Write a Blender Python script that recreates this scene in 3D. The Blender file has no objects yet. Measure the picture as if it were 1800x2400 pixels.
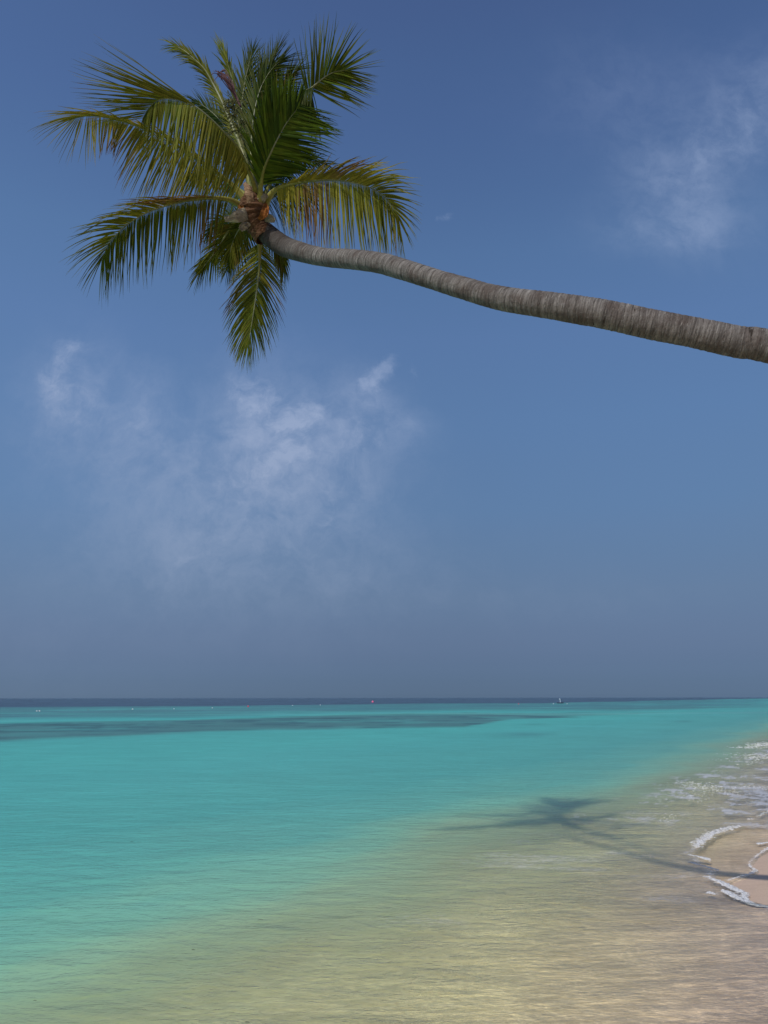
import bpy, math, random
import numpy as np
from mathutils import Vector, noise as mnoise

# ---------------------------------------------------------------- camera, sky, sun
H = 2.2                       # eye height above the water
F = 1813.0                    # focal length in pixels of the 1800 x 2400 photograph
PITCH = math.radians(13.5)
SUN = Vector((0.61, 0.985, -1.0)).normalized()      # travel direction of the sunlight
scene = bpy.context.scene
C = scene.collection

cam = bpy.data.cameras.new('camera'); camo = bpy.data.objects.new('camera', cam); C.objects.link(camo)
camo.location = (0, 0, H)
camo.rotation_mode = 'XYZ'
from mathutils import Matrix
camo.rotation_euler = (Matrix.Rotation(math.radians(90) + PITCH, 3, 'X') @ Matrix.Rotation(math.radians(-0.08), 3, 'Z')).to_euler()
cam.sensor_fit = 'VERTICAL'; cam.sensor_height = 24.0
cam.lens = 24.0 * F / 2400.0
cam.clip_start = 0.05; cam.clip_end = 60000
scene.camera = camo
scene.view_settings.view_transform = 'Standard'; scene.view_settings.look = 'None'
scene.view_settings.exposure = 0.0; scene.view_settings.gamma = 1.0
scene.render.resolution_x = 768; scene.render.resolution_y = 1024

def ray(px, py):
    a = (px - 900) / F; b = (1200 - py) / F
    return Vector((a, math.cos(PITCH) - b * math.sin(PITCH), b * math.cos(PITCH) + math.sin(PITCH)))
def at(px, py, t):                       # the point at camera depth t seen at that pixel of the photograph
    return Vector((0, 0, H)) + ray(px, py) * t
def ground(px, py, z=0.0):
    r = ray(px, py); return Vector((0, 0, H)) + r * ((z - H) / r.z)
CU = Vector((0, -math.sin(PITCH), math.cos(PITCH))); CR = Vector((1, 0, 0)); CF = Vector((0, math.cos(PITCH), math.sin(PITCH)))

def lin(c):
    return tuple(((v / 255) / 12.92 if v / 255 <= 0.04045 else ((v / 255 + 0.055) / 1.055) ** 2.4) for v in c)

class NT:                                # small node-tree helper
    def __init__(s, tree): s.t = tree; s.n = tree.nodes; s.l = tree.links
    def node(s, typ, **kw):
        n = s.n.new(typ)
        for k, v in kw.items(): setattr(n, k, v)
        return n
    def put(s, sock, v):
        if v is None: return
        if isinstance(v, bpy.types.NodeSocket): s.l.new(v, sock)
        elif hasattr(sock.default_value, '__len__'):
            v = tuple(v)
            if len(sock.default_value) == 4 and len(v) == 3: v = v + (1,)
            sock.default_value = v
        else: sock.default_value = v
    def m(s, op, a, b=None, c=None, clamp=False):
        n = s.node('ShaderNodeMath', operation=op, use_clamp=clamp)
        s.put(n.inputs[0], a); s.put(n.inputs[1], b)
        if c is not None: s.put(n.inputs[2], c)
        return n.outputs[0]
    def vm(s, op, a, b=None, scale=None):
        n = s.node('ShaderNodeVectorMath', operation=op)
        s.put(n.inputs[0], a)
        if b is not None: s.put(n.inputs[1], b)
        if scale is not None: s.put(n.inputs[3], scale)
        return n.outputs['Value'] if op in ('DOT_PRODUCT', 'LENGTH') else n.outputs[0]
    def mix(s, f, a, b, typ='RGBA', blend='MIX'):
        n = s.node('ShaderNodeMix', data_type=typ, blend_type=blend)
        i = [6, 7] if typ == 'RGBA' else [2, 3]
        s.put(n.inputs[0], f); s.put(n.inputs[i[0]], a); s.put(n.inputs[i[1]], b)
        return n.outputs[2 if typ == 'RGBA' else 0]
    def noise(s, vec, scale, detail=4, rough=0.55, dist=0.0, col=False):
        n = s.node('ShaderNodeTexNoise'); s.put(n.inputs['Vector'], vec)
        n.inputs['Scale'].default_value = scale; n.inputs['Detail'].default_value = detail
        n.inputs['Roughness'].default_value = rough; n.inputs['Distortion'].default_value = dist
        return n.outputs[1 if col else 0]
    def ramp(s, f, stops, interp='LINEAR'):
        n = s.node('ShaderNodeValToRGB'); n.color_ramp.interpolation = interp
        e = n.color_ramp.elements
        while len(e) < len(stops): e.new(0.5)
        for el, (p, c) in zip(e, stops):
            el.position = p; el.color = (tuple(c) + (1,))[:4] if hasattr(c, '__len__') else (c, c, c, 1)
        s.put(n.inputs[0], f); return n.outputs[0]
    def mr(s, v, a, b, c=0.0, d=1.0, typ='SMOOTHSTEP'):
        n = s.node('ShaderNodeMapRange', interpolation_type=typ); s.put(n.inputs[0], v)
        for i, q in enumerate((a, b, c, d)): n.inputs[i + 1].default_value = q
        return n.outputs[0]

world = bpy.data.worlds.new('World'); scene.world = world; world.use_nodes = True
def build_sky():
    t = NT(world.node_tree); t.n.clear()
    out = t.node('ShaderNodeOutputWorld'); bg = t.node('ShaderNodeBackground')
    sky = t.node('ShaderNodeTexSky', sky_type='NISHITA'); sky.sun_disc = False
    sky.sun_elevation = math.asin(-SUN.z); sky.sun_rotation = math.atan2(-SUN.x, -SUN.y)
    sky.altitude = 0; sky.air_density = 1.0; sky.dust_density = 1.0; sky.ozone_density = 1.0
    tc = t.node('ShaderNodeTexCoord')
    sep = t.node('ShaderNodeSeparateXYZ'); t.l.new(tc.outputs['Generated'], sep.inputs[0])
    x, y, z = sep.outputs
    el = t.m('MULTIPLY', t.m('ARCSINE', z), 180 / math.pi)          # elevation in degrees
    # hazy tropical air: tune the clear sky by elevation (grey-blue low down, deep blue above)
    tint = t.ramp(t.m('DIVIDE', el, 60, clamp=True), SKY_TINT)
    base = t.vm('MULTIPLY', sky.outputs[0], t.vm('SCALE', tint, scale=1.5))
    # thin clouds, laid out by direction
    yy = t.m('MAXIMUM', t.m('ABSOLUTE', y), 0.08)
    u = t.m('DIVIDE', x, yy); v = t.m('DIVIDE', z, yy)
    lf = t.mr(u, .15, -.55, 0.0, 1.0); low = t.mr(z, .10, .72, .34, .07)     # hazier towards the sun's side
    base = t.vm('SCALE', base, scale=t.m('MULTIPLY_ADD', lf, low, 1.0))
    comb = t.node('ShaderNodeCombineXYZ'); t.put(comb.inputs[0], u); t.put(comb.inputs[1], v)
    p = comb.outputs[0]
    w1 = t.noise(p, 3.2, 4, 0.6, col=True)
    w2 = t.noise(p, 11.0, 5, 0.6, col=True)
    pw = t.vm('ADD', p, t.vm('SCALE', t.vm('SUBTRACT', w1, (.5, .5, .5)), scale=0.10))
    pw = t.vm('ADD', pw, t.vm('SCALE', t.vm('SUBTRACT', w2, (.5, .5, .5)), scale=0.055))
    def blob(px, py, rx, ry, rot, amp):
        r = ray(px, py); cu, cv = r.x / r.y, r.z / r.y
        e = ray(px + 50, py); e2 = ray(px, py - 50)
        su = (e.x / e.y - cu) / 50; sv = (e2.z / e2.y - cv) / 50
        mp = t.node('ShaderNodeMapping', vector_type='TEXTURE')
        t.l.new(pw, mp.inputs[0]); mp.inputs['Location'].default_value = (cu, cv, 0)
        mp.inputs['Rotation'].default_value = (0, 0, math.radians(rot))
        mp.inputs['Scale'].default_value = (rx * su, ry * sv, 1)
        ln = t.vm('DOT_PRODUCT', mp.outputs[0], mp.outputs[0])
        return t.m('MULTIPLY', t.m('EXPONENT', t.m('MULTIPLY', ln, -1.0)), amp)
    def total(lst):
        acc = None
        for b in lst:
            q = blob(*b); acc = q if acc is None else t.m('ADD', acc, q)
        return acc
    soft = total(CLOUD_SOFT); puff = total(CLOUD_PUFF)
    f1 = t.noise(pw, 8.0, 9, 0.62); f2 = t.noise(pw, 24.0, 10, 0.68)
    fs = t.mr(t.m('MULTIPLY_ADD', f2, .5, t.m('MULTIPLY', f1, .5)), 0.34, 0.66, 0.30, 1.35)
    soft = t.m('MULTIPLY', soft, fs)
    fp = t.m('ADD', t.m('MULTIPLY', f1, 0.75), t.m('MULTIPLY', f2, 0.90))
    pd = t.m('ADD', puff, t.m('MULTIPLY', t.m('SUBTRACT', fp, 0.82), 1.9))
    pd = t.m('MULTIPLY', t.mr(pd, 0.30, 1.35), t.mr(puff, 0.03, 0.40))
    dens = t.m('ADD', t.m('MULTIPLY', soft, 1.55), t.m('MULTIPLY', pd, t.mr(f2, .25, .78, .12, .66, 'LINEAR')), clamp=True)
    col = t.mix(t.mr(z, 0.0, 0.5), lin((142, 159, 186)), lin((150, 168, 202)))
    fin = t.mix(dens, base, t.vm('SCALE', col, scale=1 / 0.1))
    # everything below the horizon line: hazy sea tone
    t.put(bg.inputs[0], fin); bg.inputs[1].default_value = 0.1
    t.l.new(bg.outputs[0], out.inputs[0])
SKY_TINT = [(0.00083, (0.192, 0.299, 0.571)), (0.00551, (0.169, 0.268, 0.527)), (0.00785, (0.162, 0.256, 0.512)), (0.01254, (0.147, 0.232, 0.474)), (0.0196, (0.134, 0.209, 0.429)), (0.02668, (0.129, 0.195, 0.398)), (0.03853, (0.128, 0.182, 0.356)), (0.04805, (0.133, 0.179, 0.335)), (0.0624, (0.145, 0.183, 0.318)), (0.07924, (0.159, 0.192, 0.309)), (0.09859, (0.177, 0.209, 0.311)), (0.12049, (0.201, 0.233, 0.322)), (0.14495, (0.222, 0.259, 0.344)), (0.17197, (0.246, 0.291, 0.374)), (0.19415, (0.269, 0.319, 0.403)), (0.22377, (0.294, 0.358, 0.446)), (0.27803, (0.349, 0.422, 0.513)), (0.32951, (0.399, 0.486, 0.586)), (0.38039, (0.444, 0.535, 0.642)), (0.43276, (0.496, 0.588, 0.709)), (0.48159, (0.514, 0.621, 0.739)), (0.52908, (0.531, 0.65, 0.77)), (0.59851, (0.516, 0.628, 0.776)), (0.66402, (0.511, 0.614, 0.788)), (0.72536, (0.512, 0.612, 0.788)), (0.77557, (0.509, 0.588, 0.773))]
# (px, py, half-width, half-height, rotation, amount)
CLOUD_SOFT = [
    (150, 950, 95, 130, 0, .28), (300, 960, 80, 90, 0, .14), (330, 1060, 110, 90, -20, .18), (400, 1180, 260, 120, 0, .11),
    (600, 1010, 130, 150, 0, .20), (640, 1110, 230, 190, 10, .24), (800, 1050, 150, 130, 0, .20), (560, 1290, 330, 120, 0, .14),
    (700, 1350, 400, 120, 0, .08), (1620, 510, 170, 80, 0, .12), (1580, 545, 130, 45, 0, .16), (1640, 420, 60, 110, 10, .12),
    (1530, 390, 70, 70, 20, .13), (1760, 260, 90, 130, -30, .20), (1680, 350, 130, 60, 35, .12), (1500, 220, 230, 130, 0, .07),
    (1300, 1400, 300, 60, 0, .04), (860, 930, 60, 60, 30, .15), (950, 1010, 50, 50, 0, .1), (60, 1500, 300, 200, 0, .03)]
CLOUD_PUFF = [
    (130, 880, 50, 75, -15, .75), (160, 960, 60, 50, 0, .45), (170, 820, 50, 30, -20, .35), (250, 1000, 80, 55, 0, .30), (345, 1010, 55, 60, 0, .25),
    (590, 925, 42, 45, 0, .95), (640, 950, 42, 36, 0, 1.1), (560, 905, 40, 30, 30, .35), (710, 975, 40, 26, 25, 1.05), (745, 965, 20, 18, 30, .8), (680, 1000, 45, 22, 20, .6),
    (905, 860, 52, 26, 48, 1.35), (868, 905, 40, 28, 40, .9), (850, 1040, 50, 38, 30, .75), (885, 990, 60, 40, 0, .3), (600, 1110, 70, 32, 15, .34), (650, 1090, 60, 34, 20, .36),
    (700, 1040, 46, 40, 60, .62), (520, 1140, 60, 26, 0, .36), (770, 1180, 22, 50, -20, .75), (760, 1225, 24, 14, 0, .5), (470, 1310, 90, 30, 0, .25), (510, 1280, 60, 30, 20, .2), (380, 1330, 60, 22, 0, .22),
    (1035, 505, 30, 14, 40, .55), (1010, 530, 10, 30, 0, .3), (990, 850, 22, 26, 0, .40), (950, 1010, 26, 26, 0, .2), (1310, 1395, 50, 14, 20, .15)]
build_sky()

sl = bpy.data.lights.new('sun', 'SUN'); sl.energy = 3.45; sl.angle = math.radians(0.5); sl.color = (1.0, 0.95, 0.88)
so = bpy.data.objects.new('sun', sl); C.objects.link(so)
sl.angle = math.radians(0.7); so.rotation_mode = 'QUATERNION'; so.rotation_quaternion = SUN.to_track_quat('-Z', 'Y')

# ---------------------------------------------------------------- helpers
rng = np.random.default_rng(7); rnd = random.Random(11)
def hash2(i, j, seed):
    h = (i.astype(np.int64) * 374761393 + j.astype(np.int64) * 668265263 + seed * 1442695041) & 0xffffffff
    h = ((h ^ (h >> 13)) * 1274126177) & 0xffffffff
    return ((h ^ (h >> 16)) & 0xffff) / 65535.0
def vnoise(x, y, seed=0):
    xi = np.floor(x); yi = np.floor(y); fx = x - xi; fy = y - yi
    fx = fx * fx * fx * (fx * (fx * 6 - 15) + 10); fy = fy * fy * fy * (fy * (fy * 6 - 15) + 10)
    xi = xi.astype(np.int64); yi = yi.astype(np.int64)
    a = hash2(xi, yi, seed); b = hash2(xi + 1, yi, seed); c = hash2(xi, yi + 1, seed); d = hash2(xi + 1, yi + 1, seed)
    return (a * (1 - fx) + b * fx) * (1 - fy) + (c * (1 - fx) + d * fx) * fy
def fbm(x, y, oct=4, seed=0, gain=0.5):
    s = 0; a = 1; n = 0
    for k in range(oct):
        s = s + a * vnoise(x * 2 ** k + 17.3 * k, y * 2 ** k - 9.1 * k, seed + k); n += a; a *= gain
    return s / n
def sstep(x, a, b):
    t = np.clip((x - a) / (b - a), 0, 1); return t * t * (3 - 2 * t)
def mesh_np(name, verts, faces, mat, parent=None, smooth=True, attrs=None):
    me = bpy.data.meshes.new(name)
    verts = np.asarray(verts, dtype=np.float32); faces = np.asarray(faces, dtype=np.int32)
    nf, k = faces.shape
    me.vertices.add(len(verts)); me.vertices.foreach_set('co', verts.ravel())
    me.loops.add(nf * k); me.loops.foreach_set('vertex_index', faces.ravel())
    me.polygons.add(nf); me.polygons.foreach_set('loop_start', np.arange(0, nf * k, k, dtype=np.int32))
    me.polygons.foreach_set('loop_total', np.full(nf, k, dtype=np.int32))
    me.polygons.foreach_set('use_smooth', np.full(nf, smooth, dtype=bool))
    me.update(calc_edges=True); me.validate()
    for an, (typ, data) in (attrs or {}).items():
        a = me.attributes.new(an, typ, 'POINT')
        data = np.asarray(data, dtype=np.float32)
        a.data.foreach_set({'FLOAT': 'value', 'FLOAT_VECTOR': 'vector', 'FLOAT_COLOR': 'color'}[typ], data.ravel())
    me.materials.append(mat)
    o = bpy.data.objects.new(name, me); C.objects.link(o)
    if parent: o.parent = parent
    return o
def tag(o, label=None, cat=None, group=None, kind=None):
    for k, v in (('label', label), ('category', cat), ('group', group), ('kind', kind)):
        if v: o[k] = v
    return o
def empty(name, loc):
    o = bpy.data.objects.new(name, None); C.objects.link(o); o.location = loc; o.empty_display_size = .3
    return o
def material(name):
    m = bpy.data.materials.new(name); m.use_nodes = True; t = NT(m.node_tree); t.n.clear()
    out = t.node('ShaderNodeOutputMaterial'); return m, t, out
def attr(t, name, kind='Fac'):
    n = t.node('ShaderNodeAttribute'); n.attribute_name = name; return n.outputs[kind]
def principled(t, out, col, rough=0.8, normal=None, spec=0.3, **kw):
    b = t.node('ShaderNodeBsdfPrincipled'); t.put(b.inputs['Base Color'], col); t.put(b.inputs['Roughness'], rough)
    b.inputs['Specular IOR Level'].default_value = spec
    if normal is not None: t.l.new(normal, b.inputs['Normal'])
    if out is not None: t.l.new(b.outputs[0], out.inputs[0])
    return b
def bump(t, h, strength, dist, normal=None):
    b = t.node('ShaderNodeBump'); t.put(b.inputs['Strength'], strength); t.put(b.inputs['Distance'], dist)
    t.put(b.inputs['Height'], h)
    if normal is not None: t.l.new(normal, b.inputs['Normal'])
    return b.outputs[0]

# ---------------------------------------------------------------- the shore: s runs out to sea, r along the beach
def shore_rs(x, y): return .51 * x + .86 * y, -.86 * x + .51 * y
# edge of the water (s of the waterline for each r)
EDGE = [(-400, 1.0), (-40, .8), (0, .4), (6, .30), (8, .45), (9.5, .70), (9.95, .95), (10.05, 1.12), (10.2, 1.30), (10.56, 1.42), (10.85, 1.55), (11.05, 1.62), (11.2, 1.58),
        (11.36, 1.50), (11.69, 1.38), (11.98, 1.37), (12.18, 1.49), (12.65, 1.50), (13.17, 1.46), (13.77, 1.36),
        (15, 1.10), (18, .7), (23, 1.3), (30, .9), (45, 1.5), (70, .8), (400, 1.0)]
er, es = np.array([e[0] for e in EDGE]), np.array([e[1] for e in EDGE])
# crest of the incoming swash (foam line)
CREST = [(9.2, .85), (9.95, 1.08), (9.99, 1.27), (10.48, 1.42), (10.92, 1.69), (11.11, 1.86), (11.65, 1.86), (11.87, 2.1), (12.42, 2.2), (12.52, 2.37),
         (13.08, 2.33), (13.97, 2.36), (14.88, 2.26), (15.3, 2.17), (15.57, 2.03), (16.4, 1.9)]
def sea_edge(r): return np.interp(r, er, es)
def sand_z(x, y):
    r, s = shore_rs(x, y); e = sea_edge(r)
    q = s - 1.0
    land = -q * 0.085
    sea = -np.minimum(q * 0.085, 2.6 + 0.0 * q)
    z = np.where(q < 0, land, sea)
    z = np.minimum(z, 1.4)
    z = np.where(q > 34, -2.6 - np.minimum((q - 34) * 0.08, 25), z)
    # raise a little tongue of sand where the edge pokes out
    tong = np.exp(-((s - e) / .8) ** 2)
    z = z + 0.02 * (fbm(x * 1.3, y * 1.3, 3, 5) - .5) * np.clip(1.5 - np.abs(q) * .1, 0, 1)
    return z

def polar_grid(rows, azs):
    R, A = np.meshgrid(rows, azs, indexing='ij')
    x = R * np.sin(A); y = R * np.cos(A)
    nr, na = R.shape
    i = np.arange(nr - 1)[:, None]; j = np.arange(na - 1)[None, :]
    a = i * na + j
    f = np.stack([a, a + 1, a + na + 1, a + na], -1).reshape(-1, 4)
    return x.ravel(), y.ravel(), f, R.ravel(), A.ravel()
def rows_from_angles(lst): return np.array([H / math.tan(math.radians(t)) for t in lst])

# ---------------------------------------------------------------- sand
def mat_sand():
    m, t, out = material('wet_coral_sand')
    g = t.node('ShaderNodeNewGeometry').outputs['Position']
    fine = t.noise(g, 55, 5, .8); mid = t.noise(g, 2.2, 5, .6)
    mp = t.node('ShaderNodeMapping'); t.l.new(g, mp.inputs[0]); mp.inputs['Rotation'].default_value = (0, 0, math.radians(18)); mp.inputs['Scale'].default_value = (1.2, 7, 1)
    rip = t.noise(mp.outputs[0], 1.2, 3, .5, .6)
    wet = attr(t, 'wet')
    dry = t.mix(mid, (.46, .335, .24), (.54, .40, .295))
    wetc = t.mix(attr(t, 'under'), t.mix(mid, (.46, .335, .245), (.52, .385, .285)), t.mix(mid, (.66, .53, .30), (.76, .62, .36)))
    col = t.mix(wet, dry, wetc)
    col = t.mix(1.0, col, t.ramp(fine, [(.25, .78), (.5, 1.0), (.75, 1.22)]), blend='MULTIPLY')
    col = t.mix(1.0, col, t.ramp(rip, [(.3, .96), (.7, 1.03)]), blend='MULTIPLY')
    h = t.m('ADD', t.m('MULTIPLY', fine, .4), t.m('MULTIPLY', rip, 1.0))
    n = bump(t, h, .6, .008)
    principled(t, out, col, t.mix(wet, .95, .7, 'FLOAT'), n, .2)
    return m
def build_sand():
    ang = list(np.linspace(75, 30, 40)) + list(np.arange(29.8, 1.0, -.1)) + list(np.geomspace(1.0, .008, 30))
    rows = np.concatenate([[0.05], rows_from_angles(ang)])
    az = np.radians(np.concatenate([np.linspace(-180, -42, 40), np.arange(-41.8, 41.9, .28), np.linspace(42, 180, 40)]))
    x, y, f, R, A = polar_grid(rows, az)
    z = sand_z(x, y)
    r, s = shore_rs(x, y)
    wet = sstep(s - sea_edge(r) + .12 * (fbm(r * 2, s * 2, 3, 3) - .5), -.75, -.02)
    under = sstep(s - sea_edge(r), -.05, 3.0)
    # island behind: keep beach to 60 m, then it stays flat
    o = mesh_np('beach_sand', np.stack([x, y, z], 1), f, mat_sand(), attrs={'wet': ('FLOAT', wet), 'under': ('FLOAT', under)})
    return tag(o, kind='structure')
build_sand()

# ---------------------------------------------------------------- the sea
def mat_water():
    m, t, out = material('lagoon_water')
    g = t.node('ShaderNodeNewGeometry').outputs['Position']
    tint = attr(t, 'tint', 'Color'); opac = attr(t, 'opac'); foam = attr(t, 'foam'); cap = attr(t, 'cap'); calm = attr(t, 'calm')
    mp = t.node('ShaderNodeMapping'); t.l.new(g, mp.inputs[0]); mp.inputs['Rotation'].default_value = (0, 0, math.radians(13)); mp.inputs['Scale'].default_value = (.6, 1.25, 1)
    q = mp.outputs[0]
    n1 = t.noise(q, 2.4, 4, .55, .5); n2 = t.noise(q, 9.0, 3, .6, .4); n3 = t.noise(q, 30.0, 2, .5)
    h = t.m('ADD', t.m('ADD', t.m('MULTIPLY', n1, 1.0), t.m('MULTIPLY', n2, .32)), t.m('MULTIPLY', n3, .09))
    nb = bump(t, h, t.m('MULTIPLY', calm, 1.0), .058)
    # body of the water: suspended light-coloured silt over white sand
    var = t.ramp(t.noise(q, .9, 4, .6, .3), [(.3, .955), (.7, 1.045)])
    body = t.mix(1.0, tint, var, blend='MULTIPLY')
    dif = t.node('ShaderNodeBsdfPrincipled', subsurface_method='BURLEY'); t.put(dif.inputs['Base Color'], body); t.l.new(nb, dif.inputs['Normal'])
    dif.inputs['Specular IOR Level'].default_value = 0; dif.inputs['Roughness'].default_value = 1
    dif.inputs['Subsurface Weight'].default_value = 1; dif.inputs['Subsurface Radius'].default_value = (.7, 1.0, 1.0); dif.inputs['Subsurface Scale'].default_value = 1.1
    tr = t.node('ShaderNodeBsdfTransparent')
    # caustic light painted as ridge noise in the clear water's tint
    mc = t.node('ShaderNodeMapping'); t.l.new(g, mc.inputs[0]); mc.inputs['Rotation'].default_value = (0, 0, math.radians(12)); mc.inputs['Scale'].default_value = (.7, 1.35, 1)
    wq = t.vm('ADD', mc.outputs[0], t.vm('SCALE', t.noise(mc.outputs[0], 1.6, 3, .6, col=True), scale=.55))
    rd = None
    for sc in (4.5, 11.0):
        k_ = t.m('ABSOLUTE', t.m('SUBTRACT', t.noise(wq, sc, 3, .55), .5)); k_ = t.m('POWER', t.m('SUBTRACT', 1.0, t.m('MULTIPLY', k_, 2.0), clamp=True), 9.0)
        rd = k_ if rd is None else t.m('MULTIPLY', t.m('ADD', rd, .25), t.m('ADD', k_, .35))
    caustic_tint = t.m('MULTIPLY_ADD', rd, .36, 1.02)
    caustic_tint = t.m('MULTIPLY', caustic_tint, t.ramp(t.noise(wq, 1.1, 3, .6), [(.3, .84), (.7, 1.12)]))
    t.put(tr.inputs[0], t.vm('SCALE', t.mix(opac, (1, .99, .93), (.80, 1.0, .95)), scale=caustic_tint))
    d2 = t.node('ShaderNodeBsdfDiffuse'); t.put(d2.inputs[0], body); t.l.new(nb, d2.inputs['Normal'])
    md = t.node('ShaderNodeMixShader'); md.inputs[0].default_value = .09; t.l.new(dif.outputs[0], md.inputs[1]); t.l.new(d2.outputs[0], md.inputs[2])
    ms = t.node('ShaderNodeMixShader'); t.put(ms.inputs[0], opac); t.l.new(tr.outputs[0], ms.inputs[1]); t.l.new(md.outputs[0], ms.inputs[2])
    # foam film, also carrying the painted sky sheen
    fo = t.node('ShaderNodeBsdfDiffuse'); fo.inputs[0].default_value = (.70, .68, .68, 1)
    fn = t.noise(q, 11, 6, .75, 1.4)
    ff = t.m('MULTIPLY', foam, t.mr(t.m('ADD', fn, t.m('MULTIPLY', foam, .16)), .48, .68), clamp=True)
    mf = t.node('ShaderNodeMixShader'); t.put(mf.inputs[0], ff); t.l.new(ms.outputs[0], mf.inputs[1]); t.l.new(fo.outputs[0], mf.inputs[2])
    fr = t.node('ShaderNodeFresnel'); fr.inputs[0].default_value = 1.33; t.l.new(nb, fr.inputs['Normal'])
    gl = t.node('ShaderNodeBsdfGlossy'); gl.inputs['Roughness'].default_value = .12; t.l.new(nb, gl.inputs['Normal'])
    mg = t.node('ShaderNodeMixShader'); t.put(mg.inputs[0], t.m('MINIMUM', t.m('MULTIPLY', fr.outputs[0], cap), .6))
    t.l.new(mf.outputs[0], mg.inputs[1]); t.l.new(gl.outputs[0], mg.inputs[2])
    t.l.new(mg.outputs[0], out.inputs[0])
    return m
ALB = 1.22                                  # albedo of a horizontal surface = linear photo colour x this
def build_water():
    ang = list(np.linspace(62, 26, 60)) + list(np.arange(25.9, 1.6, -.065)) + list(np.arange(1.6, .1, -.03)) + list(np.geomspace(.1, .0042, 24))
    rows = rows_from_angles(ang)
    az = np.radians(np.concatenate([np.linspace(-90, -36, 60)[:-1], np.arange(-36, 36.01, .13), np.linspace(36, 90, 60)[1:]]))
    x, y, f, R, A = polar_grid(rows, az)
    r, s = shore_rs(x, y); e = sea_edge(r)
    gap = np.gradient(rows)[:, None] * -1; gap = np.repeat(np.abs(gap), len(az), 1).ravel()
    # little waves, only where the mesh can carry them
    def wv(lam, amp, seed, ax=.42, rot=.14):
        c_, s_ = math.cos(rot), math.sin(rot)
        xx = (c_ * x + s_ * y) * ax / lam; yy = (-s_ * x + c_ * y) / lam
        n = fbm(xx + .5 * vnoise(xx * .6, yy * .6, seed + 9), yy, 2, seed) - .5
        return amp * n * np.clip(lam / (gap * 3.5) - .3, 0, 1)
    depth = np.clip(s - e, 0, 6) / 6
    z = wv(3.2, .05, 1, .25) + wv(1.1, .030, 2) + wv(.42, .016, 3) + wv(.17, .006, 4)
    z = z * (.25 + .75 * depth)
    sz = sand_z(x, y)
    film = sz + .012 + .3 * z
    k = sstep(s - e, .25, 1.6)
    dz_ = (z - film) / .035
    zz = film + .035 * np.where(dz_ > 20, dz_, np.log1p(np.exp(np.minimum(dz_, 20))))
    zz = zz * (1 - np.exp(-np.maximum(s - e, 0) / .3)) + film * np.exp(-np.maximum(s - e, 0) / .3)
    # lip of the incoming swash
    cr = np.interp(r, [c[0] for c in CREST], [c[1] for c in CREST])
    on = sstep(r, 9.2, 10) * (1 - sstep(r, 15.6, 16.4))
    zz += on * .010 * np.exp(-((s - cr - .12) / .16) ** 2) * (.6 + .8 * fbm(r * 3, s * 0, 2, 31))
    dry = sstep(e - s + .05 * (fbm(r * 4, s * 4, 3, 22) - .5), -.01, .07)
    zz = zz * (1 - dry) + dry * (sz - .06)
    # colour of the water by depth and bottom
    P = lambda c: np.array(lin(c)) * np.array([1.22, 1.19, 1.02])
    sw = s - .95 * (1 - sstep(r, 9, 24)) * sstep(s, 2.5, 5) + 1.5 * (fbm(r * .22, s * .45, 4, 40) - .5) * np.clip(s / 5, .2, 1.3) + .35 * (fbm(r * .7, s * 1.6, 3, 44) - .5)
    ks = np.array([0, 2, 3.4, 4.7, 5.8, 7.2, 10, 18, 60, 400])
    kc = np.array([P(c) for c in [(172, 150, 124), (186, 172, 128), (178, 182, 136), (158, 186, 150), (126, 180, 157), (96, 168, 158), (77, 159, 157), (73, 157, 159), (71, 153, 159), (69, 148, 158)]])
    col = np.stack([np.interp(sw, ks, kc[:, i]) for i in range(3)], 1)
    opac = np.interp(sw, [1, 2.5, 4, 5.2, 6.4, 9, 14], [.04, .16, .46, .78, .92, .98, 1.0])
    def lay(mask, c):
        nonlocal col
        m_ = np.clip(mask, 0, 1)[:, None]; col = col * (1 - m_) + P(c)[None] * m_
    a = np.divide(x, np.maximum(y, .01)); d = np.maximum(y, .01); ld = np.log(d)
    # the reef band, with streaks of paler sand
    inner = np.interp(a, [-.8, -.5, -.34, -.22, -.07, .1, .17, .28, .40, .6], [41, 43, 48, 54, 57, 62, 84, 100, 130, 160])
    wob = .07 * (fbm(x * .06, y * .10, 4, 50) - .5) * 2
    reef = sstep(ld, np.log(inner) + wob - .03, np.log(inner) + wob + .05) * (1 - sstep(a, .25, .42))
    outer = np.interp(a, [-.8, -.5, -.25, -.1, .1, .2, .3, .45], [70, 73, 80, 98, 120, 116, 112, 140])
    rf = reef * (1 - sstep(ld, np.log(outer) - .07 + wob, np.log(outer) + .07 + wob))
    lay(rf * (.92 + 1.1 * (fbm(x * .14, y * .30, 4, 61) - .5)), (68, 112, 121))
    rn = fbm(x * .22, y * .42, 4, 63)
    lay(rf * sstep(rn, .52, .72) * .8, (54, 92, 106))
    rn2 = fbm(x * .025, y * .10, 4, 66)
    lay(reef * sstep(rn2, .53, .68) * .6 * (1 - .5 * rf), (84, 158, 160))
    # mid ground beyond the reef: duller teal
    mid = sstep(ld, np.log(outer) + .02, np.log(outer) + .35)
    lay(mid * (.9 + 1.2 * (fbm(x * .07, y * .10, 4, 73) - .5)) * (1 - sstep(a, .36, .60)), (70, 118, 131))
    lay(mid * sstep(fbm(x * .02, y * .03, 4, 71), .5, .7) * .5, (66, 112, 130))
    # patches in the turquoise
    for (px, py, wx, wy, am) in [(1230, 1722, 60, 4, .5), (1600, 1692, 22, 2.5, .4), (1250, 1698, 30, 2, .3), (1560, 1680, 120, 3, .0)]:
        g_ = ground(px, py); aa = g_.x / g_.y
        lay(am * np.exp(-((a - aa) * F / wx) ** 2 - ((1 / d - 1 / g_.y) * H * F / wy) ** 2), (58, 112, 122))
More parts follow.
